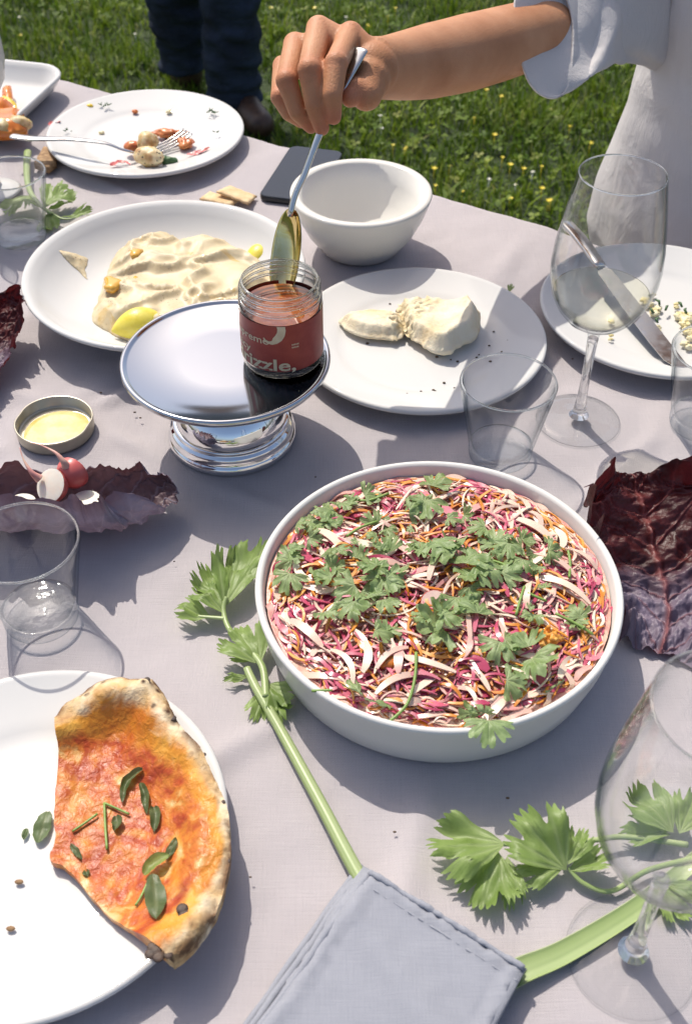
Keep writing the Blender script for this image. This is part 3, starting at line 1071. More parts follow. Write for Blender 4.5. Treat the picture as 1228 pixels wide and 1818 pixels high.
tc, trot = Vector((-.575, 1.515)), R(-14)
tray = thing('serving_tray', (tc.x, tc.y, 0), 'white rectangular dish of roast peppers at left edge', 'tray')
rings = []
for (ins, z) in ((.035, .0), (.028, .0), (.012, .012), (.001, .028), (0, .031), (.002, .033), (.006, .032), (.010, .027), (.02, .013), (.03, .008), (.06, .007)):
    rings.append([(x, y, z) for x, y in rrect(tc.x, tc.y, .32 - 2 * ins, .225 - 2 * ins, max(.045 - ins, .012), trot)])
M().loft(rings).build('dish', 'white_ceramic', tray)

# --- cake stand
cs = thing('cake_stand', (-.1058, .797, 0), 'round silver cake stand carrying the jar', 'cake stand')
ce = (-.1058, .797, 0)
M().lathe([(0, .0875), (.04, .0875), (.0858, .0875), (.0874, .0884), (.0888, .0898), (.0905, .0902), (.0920, .0892), (.0924, .0872), (.0916, .0848), (.0885, .0815), (.0815, .0765), (.070, .0715),
           (.055, .0680), (.040, .0665), (0, .0660)], ce, 128).build('top_plate', 'chrome', cs, auto=50)
M().lathe([(.0, .0655), (.037, .0655), (.0345, .062), (.034, .0585), (.0355, .054), (.040, .0475), (.0455, .040), (.0492, .032), (.0505, .0255), (.0507, .0235)], ce, 128).build('pedestal', 'polished_chrome', cs)
M().lathe([(.0506, .0232), (.0528, .0226), (.0536, .0212), (.0530, .0196), (.0536, .0182), (.0556, .0172), (.0564, .0152), (.0566, .0100), (.0576, .0088), (.0590, .0072), (.0594, .0045), (.0588, .0015),
           (.0575, .0004), (.05, .0004)], ce, 128).build('base_ring', 'polished_chrome', cs)

# --- jar of chilli oil
jc = Vector((-.0553, .7975, .0877))
jar = thing('sauce_jar', jc, 'glass jar with red label standing on the silver cake stand', 'jar')
def jl(prof):
    return M().lathe(prof, jc, 72)
jl([(0, .0008), (.031, .0008), (.0342, .003), (.0355, .0065), (.0355, .0605), (.0350, .0635), (.0335, .0662), (.0325, .0680), (.0326, .0692), (.0338, .0700), (.0338, .0712), (.0326, .0722), (.0327, .0738),
    (.0338, .0746), (.0338, .0757), (.0328, .0765), (.0329, .0785), (.0322, .0795), (.0308, .0790), (.0303, .077), (.0303, .068), (.0320, .0650), (.0333, .062), (.0333, .007), (.030, .0045), (0, .0042)]).build('glass_body', 'jar_glass', jar)
for zz in (.0706, .0751):
    M().lathe([(.0336 + .0010 * math.cos(a), zz + .0011 * math.sin(a)) for a in np.linspace(0, 2 * math.pi, 9)], jc, 72).build('thread', 'solid_glass', jar)
M().lathe([(.0316 + .0011 * math.cos(a), .0796 + .0011 * math.sin(a)) for a in np.linspace(0, 2 * math.pi, 9)], jc, 72).build('rim', 'solid_glass', jar)
M().lathe([(.0343 + .0011 * math.cos(a), .0648 + .0013 * math.sin(a)) for a in np.linspace(0, 2 * math.pi, 9)], jc, 72).build('shoulder', 'solid_glass', jar)
lb = M()
for i in range(65):
    a = R(-175 + 350 * i / 64) - R(90)
    for z in (.0112, .0570):
        lb.v.append((jc.x + .0358 * math.cos(a), jc.y + .0358 * math.sin(a), jc.z + z))
    if i:
        k = 2 * i
        lb.f.append((k - 2, k, k + 1, k - 1))
label_o = lb.build('label', 'label_red', jar)
sub_parent(label_o)


def on_jar(name, pts2, faces, a_right, z0, x_right, mat_='label_print', r=.0361):
    """flat outline (x,y) bent round the jar; x_right is put at angle a_right (deg, 0 = front, + = right)"""
    m_ = M()
    for x, y in pts2:
        a = R(-90 + a_right) + (x - x_right) / r
        m_.v.append((jc.x + r * math.cos(a), jc.y + r * math.sin(a), jc.z + z0 + y))
    m_.f = [tuple(f) for f in faces]
    return m_.build(name, mat_, label_o, smooth=False)


def text2d(s, size, bold=0.0, width=None):
    cu = bpy.data.curves.new('txt', 'FONT')
    cu.body = s
    cu.size = size
    cu.offset = bold
    cu.resolution_u = 3
    cu.fill_mode = 'FRONT'
    o_ = bpy.data.objects.new('txt', cu)
    COL.objects.link(o_)
    bpy.context.evaluated_depsgraph_get().update()
    me = bpy.data.meshes.new_from_object(o_.evaluated_get(bpy.context.evaluated_depsgraph_get()))
    bm = bmesh.new(); bm.from_mesh(me)
    bmesh.ops.remove_doubles(bm, verts=bm.verts, dist=1e-7)
    bm.verts.ensure_lookup_table()
    P_ = [(v.co.x, v.co.y) for v in bm.verts]
    F_ = [[v.index for v in f.verts] for f in bm.faces]
    bm.free()
    bpy.data.objects.remove(o_, do_unlink=True)
    bpy.data.curves.remove(cu)
    bpy.data.meshes.remove(me)
    k = 1.0
    if width:
        xs = [q[0] for q in P_]
        k = width / (max(xs) - min(xs))
        P_ = [(q[0] * k, q[1]) for q in P_]
    return P_, F_


P_, F_ = text2d('drizzle,', .0165, .00032, .064)
on_jar('lettering', P_, F_, 21, .0125, max(q[0] for q in P_))
P_, F_ = text2d('supreme', .0100, .00008, .041)
on_jar('lettering', P_, F_, -15, .0385, max(q[0] for q in P_))
P_, F_ = text2d('spicy', .0100, .00008, .027)
on_jar('lettering', P_, F_, -44, .0262, max(q[0] for q in P_))
# chilli pepper emblem
pep = [(.0055, .0), (.0125, .0), (.0128, -.004), (.0118, -.009), (.0092, -.0135), (.0052, -.0165), (.0012, -.0178), (-.0030, -.0172), (-.0058, -.0150), (-.0068, -.0122), (-.0058, -.0118),
       (-.0042, -.0140), (-.0015, -.0148), (.0008, -.0140), (.0020, -.0110), (.0040, -.0085), (.0056, -.0055), (.0060, -.002)]
r_ = delaunay_2d_cdt([Vector(q) for q in pep], [], [list(range(len(pep)))], 1, 1e-7)
on_jar('pepper_emblem', [(q.x, q.y) for q in r_[0]], [f for f in r_[2]], 9, .0568, .0128)
bar_p, bar_f = [], []
for row, ln in ((0, .0060), (1, .0060)):
    x = 0.0
    while x < ln:
        w_ = random.uniform(.0006, .0012)
        b = len(bar_p)
        bar_p += [(x, -row * .0028), (x + w_, -row * .0028), (x + w_, -row * .0028 + .0014), (x, -row * .0028 + .0014)]
        bar_f.append((b, b + 1, b + 2, b + 3))
        x += w_ + .0005
on_jar('small_print', bar_p, bar_f, 26, .0375, .0060, 'label_print')
oil = thing('chilli_oil', jc + Vector((0, 0, .0045)), 'dark red chilli oil filling the glass jar', 'sauce')
jl([(0, .0046), (.0296, .0049), (.0330, .0072), (.0330, .0150)]).build('sediment', 'chilli_sediment', oil)
jl([(.0329, .0151), (.0329, .0545), (.0328, .0552)]).build('oil', 'chilli_oil', oil)
jl([(.0327, .0554), (.015, .0552), (0, .0552)]).build('oil_surface', 'chilli_oil_top', oil)

# --- jar lid with a little oil
lc = (-.2713, .8022, 0)
lid = thing('jar_lid', lc, 'upturned gold lined jar lid holding a little oil', 'lid')
def lug(a, r, z):
    return -.0016 * max(0, math.cos(2 * a + .5)) ** 8 * (1 if z > .009 else .15)
M().lathe([(0, .0006), (.033, .0006), (.0352, .0018), (.0358, .004), (.0358, .0128), (.0364, .0136), (.0363, .0148), (.0355, .0152), (.0346, .0146), (.0346, .0045), (.0325, .003), (.0300, .0036), (.0285, .0030), (0, .0030)],
          lc, 84, lug).build('shell', 'gold_lacquer', lid)
po = M()
po.lathe([(0, .0046), (.02, .0046), (.0295, .0045), (.0310, .0040)], lc, 48, lambda a, r, z: (-.006 * max(0, math.cos(a - 2.2)) if r > .025 else 0))
po.build('oil_puddle', 'pale_oil', label='pale golden oil puddle inside the upturned jar lid', category='oil')

# --- tumblers
def tumbler(c, label, s=1.0):
    t_ = thing('tumbler', (c[0], c[1], 0), label, 'glass', 'clear glass tumblers')
    cc = (c[0], c[1], 0)
    z = lambda q: q * s
    M().lathe([(.0292 * s, z(.0128)), (.0306 * s, z(.020)), (.0419 * s, z(.0795)), (.0424 * s, z(.0822)), (.0418 * s, z(.0832)), (.0408 * s, z(.0834)), (.0400 * s, z(.0826)), (.0398 * s, z(.079)),
               (.0285 * s, z(.0215)), (.0274 * s, z(.0165)), (.0262 * s, z(.0128))], cc, 72).build('wall', 'clear_glass', t_)
    M().lathe([(.0422 * s + .0009 * math.cos(a) - .0012, z(.0832) + .0011 * math.sin(a)) for a in np.linspace(0, 2 * math.pi, 9)], cc, 72).build('rim', 'solid_glass', t_)
    M().lathe([(0, z(.0006)), (.0262 * s, z(.0006)), (.0282 * s, z(.0018)), (.0289 * s, z(.0045)), (.0291 * s, z(.0125)), (.0262 * s, z(.0126)), (.0225 * s, z(.0116)), (0, z(.0114))], cc, 72).build('base', 'base_glass', t_)
    return t_


tumbler((.1406, .7692), 'clear glass tumbler between bread plate and salad bowl')
tumbler((-.2389, .5725), 'clear glass tumbler beside pizza plate in front of the cabbage leaf', 1.02)
tumbler((-.3784, 1.1557), 'clear glass tumbler left of the hummus plate with celery leaves behind')
tumbler((-.437, 1.125), 'clear glass tumbler cut off by left edge next to another tumbler')
tumbler((.3345, .812), 'clear glass tumbler cut off by right edge in front of a plate', 1.03)


# --- wine glasses
def wine_glass(c, label):
    t_ = thing('wine_glass', (c[0], c[1], 0), label, 'wine glass', 'stemmed wine glasses')
    cc = (c[0], c[1], 0)
    M().lathe([(0, .0004), (.037, .0004), (.0392, .0008), (.0396, .0016), (.0390, .0024), (.030, .0036), (.016, .0052), (.0095, .0070), (0, .0078)], cc, 80).build('foot', 'foot_glass', t_)
    M().lathe([(0, .0079), (.0094, .0079), (.0072, .0105), (.0064, .0135), (.0058, .0185), (.0046, .030), (.0041, .050), (.0043, .075), (.0048, .090), (.0050, .0945), (0, .0950)], cc, 32).build('stem', 'stem_glass', t_)
    M().lathe([(.0049, .0952), (.0056, .1000), (.0072, .1038), (.0100, .1062)], cc, 40).build('neck', 'foot_glass', t_)
    M().lathe([(.0348 + .0006 * math.cos(a), .2506 + .0007 * math.sin(a)) for a in np.linspace(0, 2 * math.pi, 9)], cc, 96).build('rim', 'solid_glass', t_)
    M().lathe([(0, .1060), (.009, .1064), (.0175, .1098), (.0275, .1170), (.0362, .1275), (.0425, .1410), (.0460, .1575), (.0466, .1690), (.0455, .186), (.0425, .208), (.0388, .230), (.0352, .2495), (.0350, .2504), (.0345, .2506),
               (.0342, .2500), (.0378, .230), (.0415, .208), (.0445, .186), (.0456, .169), (.0450, .158), (.0415, .142), (.0352, .1290), (.0265, .1190), (.017, .1130), (.008, .1105), (0, .1102)], cc, 96).build('bowl', 'wine_glass_clear', t_)
    return t_


wine_glass((.2195, .818), 'stemmed wine glass half full of white wine by the right plate')
wine_glass((.1735, .3006), 'empty stemmed wine glass cut off by lower right edge')
M().lathe([(0, .1108), (.008, .1110), (.0168, .1136), (.0262, .1196), (.0348, .1296), (.0408, .1412), (.0412, .1422), (.0400, .1420), (.02, .1419), (0, .1419)], (.2195, .818, 0), 80).build(
    'white_wine', 'white_wine', label='pale white wine in the stemmed glass', category='wine')

# --- pale goblet at the left edge
jg = at(6, 95, .17) + Vector((-.0455, 0, -.17))
jug = thing('goblet', jg, 'pale grey white stemmed goblet just entering the picture at left edge', 'goblet')
M().lathe([(0, 0), (.030, 0), (.032, .002), (.028, .004), (.010, .008), (0, .009)], jg, 48).build('foot', 'white_ceramic', jug)
M().lathe([(.0095, .0085), (.006, .018), (.005, .05), (.006, .095), (.010, .108)], jg, 32).build('stem', 'white_ceramic', jug)
M().lathe([(0, .1075), (.012, .109), (.028, .120), (.0405, .140), (.0452, .165), (.0445, .19), (.0405, .215), (.0365, .232), (.0350, .2335), (.0340, .232), (.038, .212), (.0418, .19), (.0425, .165), (.038, .142), (.026, .124), (.010, .113), (0, .112)], jg, 64).build('bowl', 'white_ceramic', jug)

# --- phone
pc, prot = Vector((-.0552, 1.306, 0)), R(-14.5)
ph = thing('smartphone', pc, 'black smartphone lying face up behind the cream bowl', 'phone')
def rr3(w, d, r, z):
    return [(x, y, z) for x, y in rrect(pc.x, pc.y, w, d, r, prot, 8)]
M().loft([rr3(.069, .139, .010, .0004), rr3(.0715, .1415, .011, .0015), rr3(.0725, .1425, .0115, .004), rr3(.0715, .1415, .011, .0076), rr3(.0705, .1405, .0105, .0082)]).build('body', 'phone_body', ph, auto=40)
M().loft([rr3(.0700, .1400, .0102, .0083), rr3(.0692, .1392, .0098, .0087)]).build('screen', 'phone_glass', ph, auto=40)
c_, s_ = math.cos(prot), math.sin(prot)
for dy in (.035, .052):
    q = Vector((pc.x - .0367 * c_ - dy * s_, pc.y - .0367 * s_ + dy * c_, .0042))
    M().box(q, (.0012, .010, .0022), prot).build('side_button', 'phone_body', ph, smooth=False)

# --- spoon (held in the hand, tip in the jar)
sp_tip, sp_neck = at(496, 527, .131), at(517, 372, .196)
sp_path = catmull([sp_tip, sp_neck, at(541, 308, .2235), at(566, 240, .252), at(592, 180, .2745), at(617, 130, .292), at(641, 86, .3065)], 10, False)
spoon = thing('spoon', sp_tip, 'oily steel tablespoon held in the hand and dripping into the jar', 'spoon')
ax = (sp_neck - sp_tip).normalized()
tocam = (Vector((0, 0, CAM_H)) - sp_tip)
n0 = (tocam - ax * tocam.dot(ax)).normalized()
nrm = Matrix.Rotation(R(-42), 3, ax) @ n0
sid = ax.cross(nrm).normalized()
Lb = (sp_neck - sp_tip).length
bw = M()
NS, NT_ = 26, 15
for layer in (0, 1):
    for i in range(NS + 1):
        s_ = i / NS
        wid = .0165 * math.sqrt(max(1 - (2 * min(s_ / .86, 1) ** .92 - 1) ** 2, 0)) if s_ < .5 else .0165 * math.sqrt(max(1 - (abs(s_ - .46) / .56) ** 2.3, 0))
        wid = max(wid, .0006 if s_ < .5 else .0034)
        dep = .0085 * math.sin(math.pi * min(max(s_, 0.0), 1.0)) ** .75
        for j in range(NT_):
            tt = -1 + 2 * j / (NT_ - 1)
            q = sp_tip + ax * (Lb * s_) + sid * (wid * tt) - nrm * (dep * (1 - tt * tt) + (0.0011 if layer else 0))
            bw.v.append(tuple(q))
K = (NS + 1) * NT_
for i in range(NS):
    for j in range(NT_ - 1):
        a = i * NT_ + j
        bw.f.append((a, a + 1, a + NT_ + 1, a + NT_))
        bw.f.append((K + a, K + a + NT_, K + a + NT_ + 1, K + a + 1))
for i in range(NS):
    for j in (0, NT_ - 1):
        a = i * NT_ + j
        bw.f.append((a, a + NT_, K + a + NT_, K + a))
for j in range(NT_ - 1):
    bw.f.append((j, K + j, K + j + 1, j + 1))
bw.build('spoon_bowl', 'oiled_steel', spoon)
hp = sp_path[9:]
hn = len(hp)
M().tube(hp, [.0032 + .0048 * smooth01(.25, 1.0, i / (hn - 1)) if i < hn - 1 else .0062 for i in range(hn)], 12, True, [.62 - .36 * smooth01(.1, .9, i / (hn - 1)) for i in range(hn)], up=nrm).build('handle', 'cutlery_steel', spoon)

# --- fork
fk_pts = catmull([at(19, 241, .036), at(60, 246, .0350), at(125, 247, .0335), at(185, 254, .0310), at(216, 265, .0235), at(240, 271, .0165)], 7, False)
fork = thing('fork', at(130, 247, .02), 'steel fork resting on the far left plate rim', 'fork')
fn = len(fk_pts)
M().tube(fk_pts, [.0068 - .0042 * smooth01(0, .8, i / (fn - 1)) if i else .004 for i in range(fn)], 10, True, [.3 + .25 * i / fn for i in range(fn)]).build('handle', 'cutlery_steel', fork)
fd = (at(320, 243, .016) - at(240, 271, .016)).normalized()
fs = Vector((-fd.y, fd.x, 0))
f0 = at(240, 271, .0165)
hd = M()
outl = [(0, .0028), (.010, .007), (.020, .0105), (.030, .0115), (.036, .0112), (.036, -.0112), (.030, -.0115), (.020, -.0105), (.010, -.007), (0, -.0028)]
slab([(f0.x + fd.x * a + fs.x * b, f0.y + fd.y * a + fs.y * b) for a, b in outl], .004,
     lambda x, y, d: .0165 - .006 * math.sin(min(((x - f0.x) * fd.x + (y - f0.y) * fd.y) / .036, 1) * 1.9) , lambda x, y, d: .0149 - .006 * math.sin(min(((x - f0.x) * fd.x + (y - f0.y) * fd.y) / .036, 1) * 1.9), hd)
hd.build('fork_head', 'cutlery_steel', fork)
for k in range(4):
    o_ = -.0098 + .0065 * k
    pts = [f0 + fd * a + fs * o_ + Vector((0, 0, z)) for a, z in ((.034, -.0062), (.048, -.0055), (.066, -.002), (.083, .004))]
    M().tube(catmull(pts, 4, False), [.0014] * 12 + [.0007], 6).build('tine', 'cutlery_steel', fork)

# --- knife
kh = [at(1003, 396, .040), at(1030, 424, .038), at(1066, 474, .032)]
knife = thing('table_knife', at(1080, 500, .02), 'steel table knife leaning across the right plate', 'knife')
M().tube(catmull(kh, 8, False), [.0055] + [.0095] * 10 + [.0088] * 4 + [.008, .007], 14, True, .5, up=(0.3, 0.1, 1)).build('handle', 'cutlery_steel', knife)
k0, k1 = at(1066, 474, .0315), at(1206, 655, .0135)
kd = (k1 - k0).normalized()
ks = kd.cross(Vector((0, 0, 1))).normalized()
kb = M()
prof = [(0, .0045, -.0045), (.06, .0085, -.0085), (.4, .010, -.0095), (.75, .010, -.0095), (.9, .009, -.0095), (.97, .004, -.0095), (1, -.003, -.008)]
for a, b, c in prof:
    q = k0.lerp(k1, a)
    kb.v += [tuple(q + ks * b + Vector((0, 0, .0003))), tuple(q + ks * c + Vector((0, 0, .0009))), tuple(q + ks * c - Vector((0, 0, .0009))), tuple(q + ks * b - Vector((0, 0, .0003)))]
for i in range(len(prof) - 1):
    for j in range(4):
        kb.f.append((4 * i + j, 4 * i + (j + 1) % 4, 4 * i + 4 + (j + 1) % 4, 4 * i + 4 + j))
kb.f += [(3, 2, 1, 0), tuple(4 * (len(prof) - 1) + j for j in range(4))]
kb.build('blade', 'cutlery_steel', knife, smooth=False)

# --- napkin: several folded layers
A, B, D = at(640, 1527, .012), at(937, 1712, .012), at(440, 1818, .012)
nap = thing('napkin', (A + B) / 2 + Vector((0, -.07, -.012)), 'folded blue grey linen napkin lying over the celery stalks', 'napkin')
ab, ad = (B - A), (D - A).normalized() * .24
perp = Vector((-ad.y, ad.x, 0)).normalized()
for k, (ia, ib, z0, z1) in enumerate(((0.000, .0, .0020, .0062), (.020, .004, .0066, .0108), (.042, .0, .0112, .0162))):
    a_, b_ = A + ab * (ia * 2.0), B - ab * (ib * 2.0)
    a_ = a_ + ad.normalized() * (ia * .10)
    b_ = b_ + ad.normalized() * (ia * .10)
    dr = ad + ab * -.04
    poly = [a_ + dr, b_ + dr + ab * -.02, b_ + ad * .5 + ab * -.012]
    edge = [b_ + (a_ - b_) * q for q in np.linspace(0, 1, 24)]
    side = [a_ + dr * q for q in np.linspace(.04, .96, 18)]
    outl = [(q.x + .0011 * fbm(q.x, q.y, k, 45), q.y + .0011 * fbm(q.x, q.y, k + 5, 45)) for q in (poly[1:2] + poly[2:3] + edge + side + poly[0:1])]
    def top(x, y, d, z1=z1, z0=z0, k=k, a_=a_):
        # celery stalks underneath lift the cloth a little, hem stitched along the edge
        pz = z1 + .0022 * fbm(x, y, k, 10, 2) + .0004 * fbm(x, y, k + 3, 70, 2) + .0013 * (1 - smooth01(.0085, .0100, d)) - .0006 * math.exp(-((d - .0105) / .0012) ** 2) + .0011 * math.exp(-((d - .005) / .005) ** 2) * math.sin(x * 620 + y * 440 + 4 * fbm(x, y, k, 60, 2))
        lift = .0055 * math.exp(-(((x - .012) * .84 + (y - .33) * .54 + .012) / .012) ** 2)
        return pz + lift * .8 - (z1 - z0) * .45 * (1 - smooth01(0, .0025, d))
    def bot(x, y, d, z0=z0, z1=z1):
        return z0 + (z1 - z0) * .1 * (1 - smooth01(0, .0025, d))
    slab(outl, .0042, top, bot).build('folded_layer', 'napkin_linen', nap)
    # rounded folded edges and the stitched hem line of this layer
    ed = [Vector((q.x, q.y, (z0 + z1) / 2 + .0006)) for q in [a_ + dr * v for v in np.linspace(.0, .98, 30)]]
    M().tube([q + Vector((.0009 * fbm(q.x, q.y, k, 45), .0009 * fbm(q.x, q.y, k + 5, 45), .0012 * fbm(q.x, q.y, k, 30))) for q in ed], .0026, 8).build('folded_edge', 'napkin_linen', nap)
    if k == 2:
        inw = ad.normalized()
        for off, rr_ in ((.0100, .0008), (.0016, .0019)):
            M().tube([Vector((q.x, q.y, top(q.x, q.y, off) + .0001)) for q in [a_.lerp(b_, v) + inw * off for v in np.linspace(.0, .995, 60)]], [rr_ * (1 + .10 * math.sin(i * 1.9) + .15 * math.sin(i * .37)) for i in range(60)], 8).build('hem', 'napkin_linen', nap)
# ================================================================== leaves
def fan_leaf(base, ang, L, lobes, spread, fold=0.0, curl=0.0, ruf=0.12, pitch=0.0, roll=0.0, seed=0, nth=120, nr=8, up=None, rest=None, squash=1.0):
    """a lobed leaf blade fanning out from its stalk point; ang = plan direction of the tip"""
    rs = random.Random(seed)
    m_ = M()
    vein = []
    th = [(-spread + 2 * spread * i / (nth - 1)) for i in range(nth)]
    ph_ = rs.uniform(0, 6)
    clefts = lobes['clefts']
    tw, ta, rounded = lobes['tooth'], lobes['amp'], lobes['round']
    def Rr(a):
        r = 1 - lobes['fall'] * (a / spread) ** 2
        for (c, dp, w) in clefts:
            r *= 1 - dp * math.exp(-((a - c) / w) ** 2)
        ph2 = a / tw + .25 * math.sin(a * 3.1 + ph_) + ph_
        saw = (1 - abs(math.sin(math.pi * ph2))) if rounded else abs((ph2 % 1.0) * 2 - 1)
        e = min(1.0, (spread - abs(a)) / .12)
        return max(r * (1 - ta * saw * (.6 + .8 * rs.random())) * (.35 + .65 * e), .15)
    Rs = [Rr(a) * L for a in th]
    loc = [Vector((0, 0, 0))]
    vein.append(1.0)
    for j in range(1, nr + 1):
        t_ = j / nr
        for i, a in enumerate(th):
            r = Rs[i] * (t_ ** 0.9)
            x, y = r * math.cos(a), r * math.sin(a) * squash
            u = r / L
            z = fold * abs(y) + curl * L * u * u + ruf * L * (0.35 * fbm(x / L * 2.2, y / L * 2.2, seed * 3.1, 1.0, 2) * u)
            va = min(abs(a - c) for c in lobes['veins'])
            v_ = math.exp(-((va * r) / (0.028 * L)) ** 2) * (1.15 - t_)
            z -= 0.010 * L * v_
            loc.append(Vector((x, y, z)))
            vein.append(min(1.0, v_))
    rot = Matrix.Rotation(ang, 3, 'Z') @ Matrix.Rotation(-pitch, 3, 'Y') @ Matrix.Rotation(roll, 3, 'X')
    W_ = [rot @ q + Vector(base) for q in loc]
    if rest is not None:
        dz = rest - min(q.z for q in W_)
        W_ = [q + Vector((0, 0, dz)) for q in W_]
    m_.v = [tuple(q) for q in W_]
    m_.att['vein'] = vein
    for i in range(nth - 1):
        m_.f.append((0, 1 + i, 2 + i))
    for j in range(nr - 1):
        for i in range(nth - 1):
            a = 1 + j * nth + i
            m_.f.append((a, a + nth, a + nth + 1, a + 1))
    return m_


CELERY = dict(clefts=[(.20, .26, .05), (-.22, .28, .05)], tooth=.10, amp=.13, round=False, fall=.34, veins=(0, .34, -.34), spread=.62)
CELERY_W = dict(clefts=[(.26, .30, .055), (-.28, .33, .055)], tooth=.105, amp=.12, round=False, fall=.32, veins=(0, .38, -.38, .68, -.68), spread=.82)
CORI = dict(clefts=[(.42, .55, .075), (-.45, .52, .075), (1.15, .48, .085), (-1.12, .50, .085)], tooth=.36, amp=.15, round=True, fall=.12, veins=(0, .78, -.78, 1.4, -1.4), spread=1.75)


def leaflet(parent, b, t_, wide=1.0, kind=CELERY, z=.006, seed=0, mat='celery_leaf', name='leaflet', lift=0.0, **kw):
    """b, t_: pixel of stalk point and of tip on the table"""
    p0, p1 = at(b[0], b[1], z), at(t_[0], t_[1], z)
    p1 = p0.lerp(p1, .92)
    d = p1 - p0
    args = dict(fold=.1, curl=-.10, ruf=1.0, pitch=lift)
    args.update(kw)
    m_ = fan_leaf(p0, math.atan2(d.y, d.x), d.length, kind, kind['spread'], seed=seed, squash=wide, **args)
    lo = min(q[2] for q in m_.v)
    if lo < .0012:
        m_.v = [(q[0], q[1], .0012 + (q[2] - .0012) * (1 if q[2] > .0012 else 0.03)) for q in m_.v]
    return m_.build(name, mat, parent)


def stem_px(parent, pts, r0, r1, name='stem', mat='celery_stem', flat=.8, channel=None):
    c = catmull([at(*q) for q in pts], 8, False)
    n_ = len(c)
    big = max(r0, r1) > .004
    ns_ = 22 if big else 12
    m_ = M().tube(c, [r0 + (r1 - r0) * i / (n_ - 1) for i in range(n_)], ns_, True, flat, channel=channel, ridge=.02 if big else 0)
    rv = []
    for k in range(ns_):
        sn = math.sin(2 * math.pi * k / ns_)
        rv.append(min(1, max(0, (.18 if (channel is not None and sn > .3) else .55) + random.uniform(-.3, .3))))
    m_.att['strand'] = rv * n_
    return m_.build(name, mat, parent)


# --- celery sprig left of the salad bowl
c1 = thing('celery_stalk', at(480, 1270, 0), 'celery stalk with leaves running from napkin up beside the salad bowl', 'celery')
stem_px(c1, [(438, 1186, .010), (455, 1222, .009), (500, 1300, .0065), (570, 1428, .0065), (632, 1546, .006), (700, 1660, .0055)], .0028, .0054)
stem_px(c1, [(472, 1238, .010), (466, 1185, .012), (440, 1150, .010), (408, 1118, .009), (397, 1085, .011), (402, 1060, .016)], .0030, .0016, 'leaf_stalk')
stem_px(c1, [(398, 1098, .010), (375, 1096, .009), (352, 1094, .008)], .0018, .0012, 'leaf_stalk')
leaflet(c1, (398, 1078), (432, 975), 1.00, CELERY, .012, 1, lift=.25, fold=.35, roll=.25)
leaflet(c1, (402, 1075), (352, 1005), 0.94, CELERY, .011, 2, lift=.22, fold=.3)
leaflet(c1, (374, 1097), (304, 1078), 1.10, CELERY, .008, 3, lift=.15, fold=.25)
leaflet(c1, (400, 1090), (340, 1040), 0.90, CELERY, .010, 4, lift=.25, fold=.3)
leaflet(c1, (410, 1050), (482, 962), 0.90, CELERY, .014, 5, lift=.10, fold=.3)
leaflet(c1, (462, 1178), (412, 1110), 1.19, CELERY_W, .011, 6, lift=.18, fold=.2)
leaflet(c1, (450, 1172), (398, 1160), 1.00, CELERY, .009, 7, lift=.12, fold=.2)
leaflet(c1, (445, 1200), (390, 1208), 0.56, CELERY, .006, 8, lift=.06)
leaflet(c1, (474, 1215), (524, 1258), 1.14, CELERY_W, .008, 9, lift=.18, fold=.2)
leaflet(c1, (470, 1225), (446, 1284), 0.94, CELERY, .005, 10, lift=.04)
leaflet(c1, (478, 1222), (506, 1288), 1.00, CELERY, .006, 11, lift=.08)

# --- celery sprig lower right
c2 = thing('celery_stalk', at(1000, 1640, 0), 'celery stalk with broad leaves under the near wine glass', 'celery')
stem_px(c2, [(840, 1765, .0055), (925, 1722, .0065), (1000, 1690, .0065), (1110, 1625, .0065), (1180, 1572, .006), (1240, 1520, .006)], .0085, .0050, channel=-.25)
stem_px(c2, [(1240, 1522, .006), (1150, 1545, .006), (1085, 1582, .005), (1035, 1568, .007), (1008, 1540, .010)], .002, .0014, 'leaf_stalk')
stem_px(c2, [(1220, 1500, .007), (1110, 1486, .008), (1050, 1492, .010), (960, 1500, .012), (893, 1499, .012)], .0022, .0014, 'leaf_stalk')
leaflet(c2, (896, 1498), (742, 1512), 1.00, CELERY_W, .012, 21, lift=.12, fold=.1, curl=-.12)
leaflet(c2, (884, 1512), (850, 1626), 1.09, CELERY_W, .009, 22, lift=.02, fold=.1)
leaflet(c2, (900, 1520), (905, 1622), 0.90, CELERY, .007, 23, lift=.0)
leaflet(c2, (1005, 1545), (898, 1448), 1.05, CELERY_W, .012, 24, lift=.35, fold=.25, roll=-.35)
leaflet(c2, (1000, 1540), (905, 1545), 0.95, CELERY_W, .010, 25, lift=.12, fold=.1)
leaflet(c2, (1008, 1535), (1040, 1470), 1.00, CELERY, .014, 26, lift=.3, fold=.2)
leaflet(c2, (1008, 1545), (1096, 1522), 0.94, CELERY, .010, 27, lift=.15, fold=.35)
leaflet(c2, (1195, 1478), (1105, 1395), 0.95, CELERY_W, .012, 28, lift=.22, fold=.2)
leaflet(c2, (1190, 1482), (1090, 1470), 0.90, CELERY, .010, 29, lift=.05, fold=.15)
leaflet(c2, (1205, 1480), (1235, 1405), 0.95, CELERY_W, .012, 30, lift=.2, fold=.2)
leaflet(c2, (1170, 1572), (1232, 1640), 1.05, CELERY_W, .007, 31, lift=.05)
leaflet(c2, (1180, 1568), (1250, 1590), 1.00, CELERY, .008, 32, lift=.1)

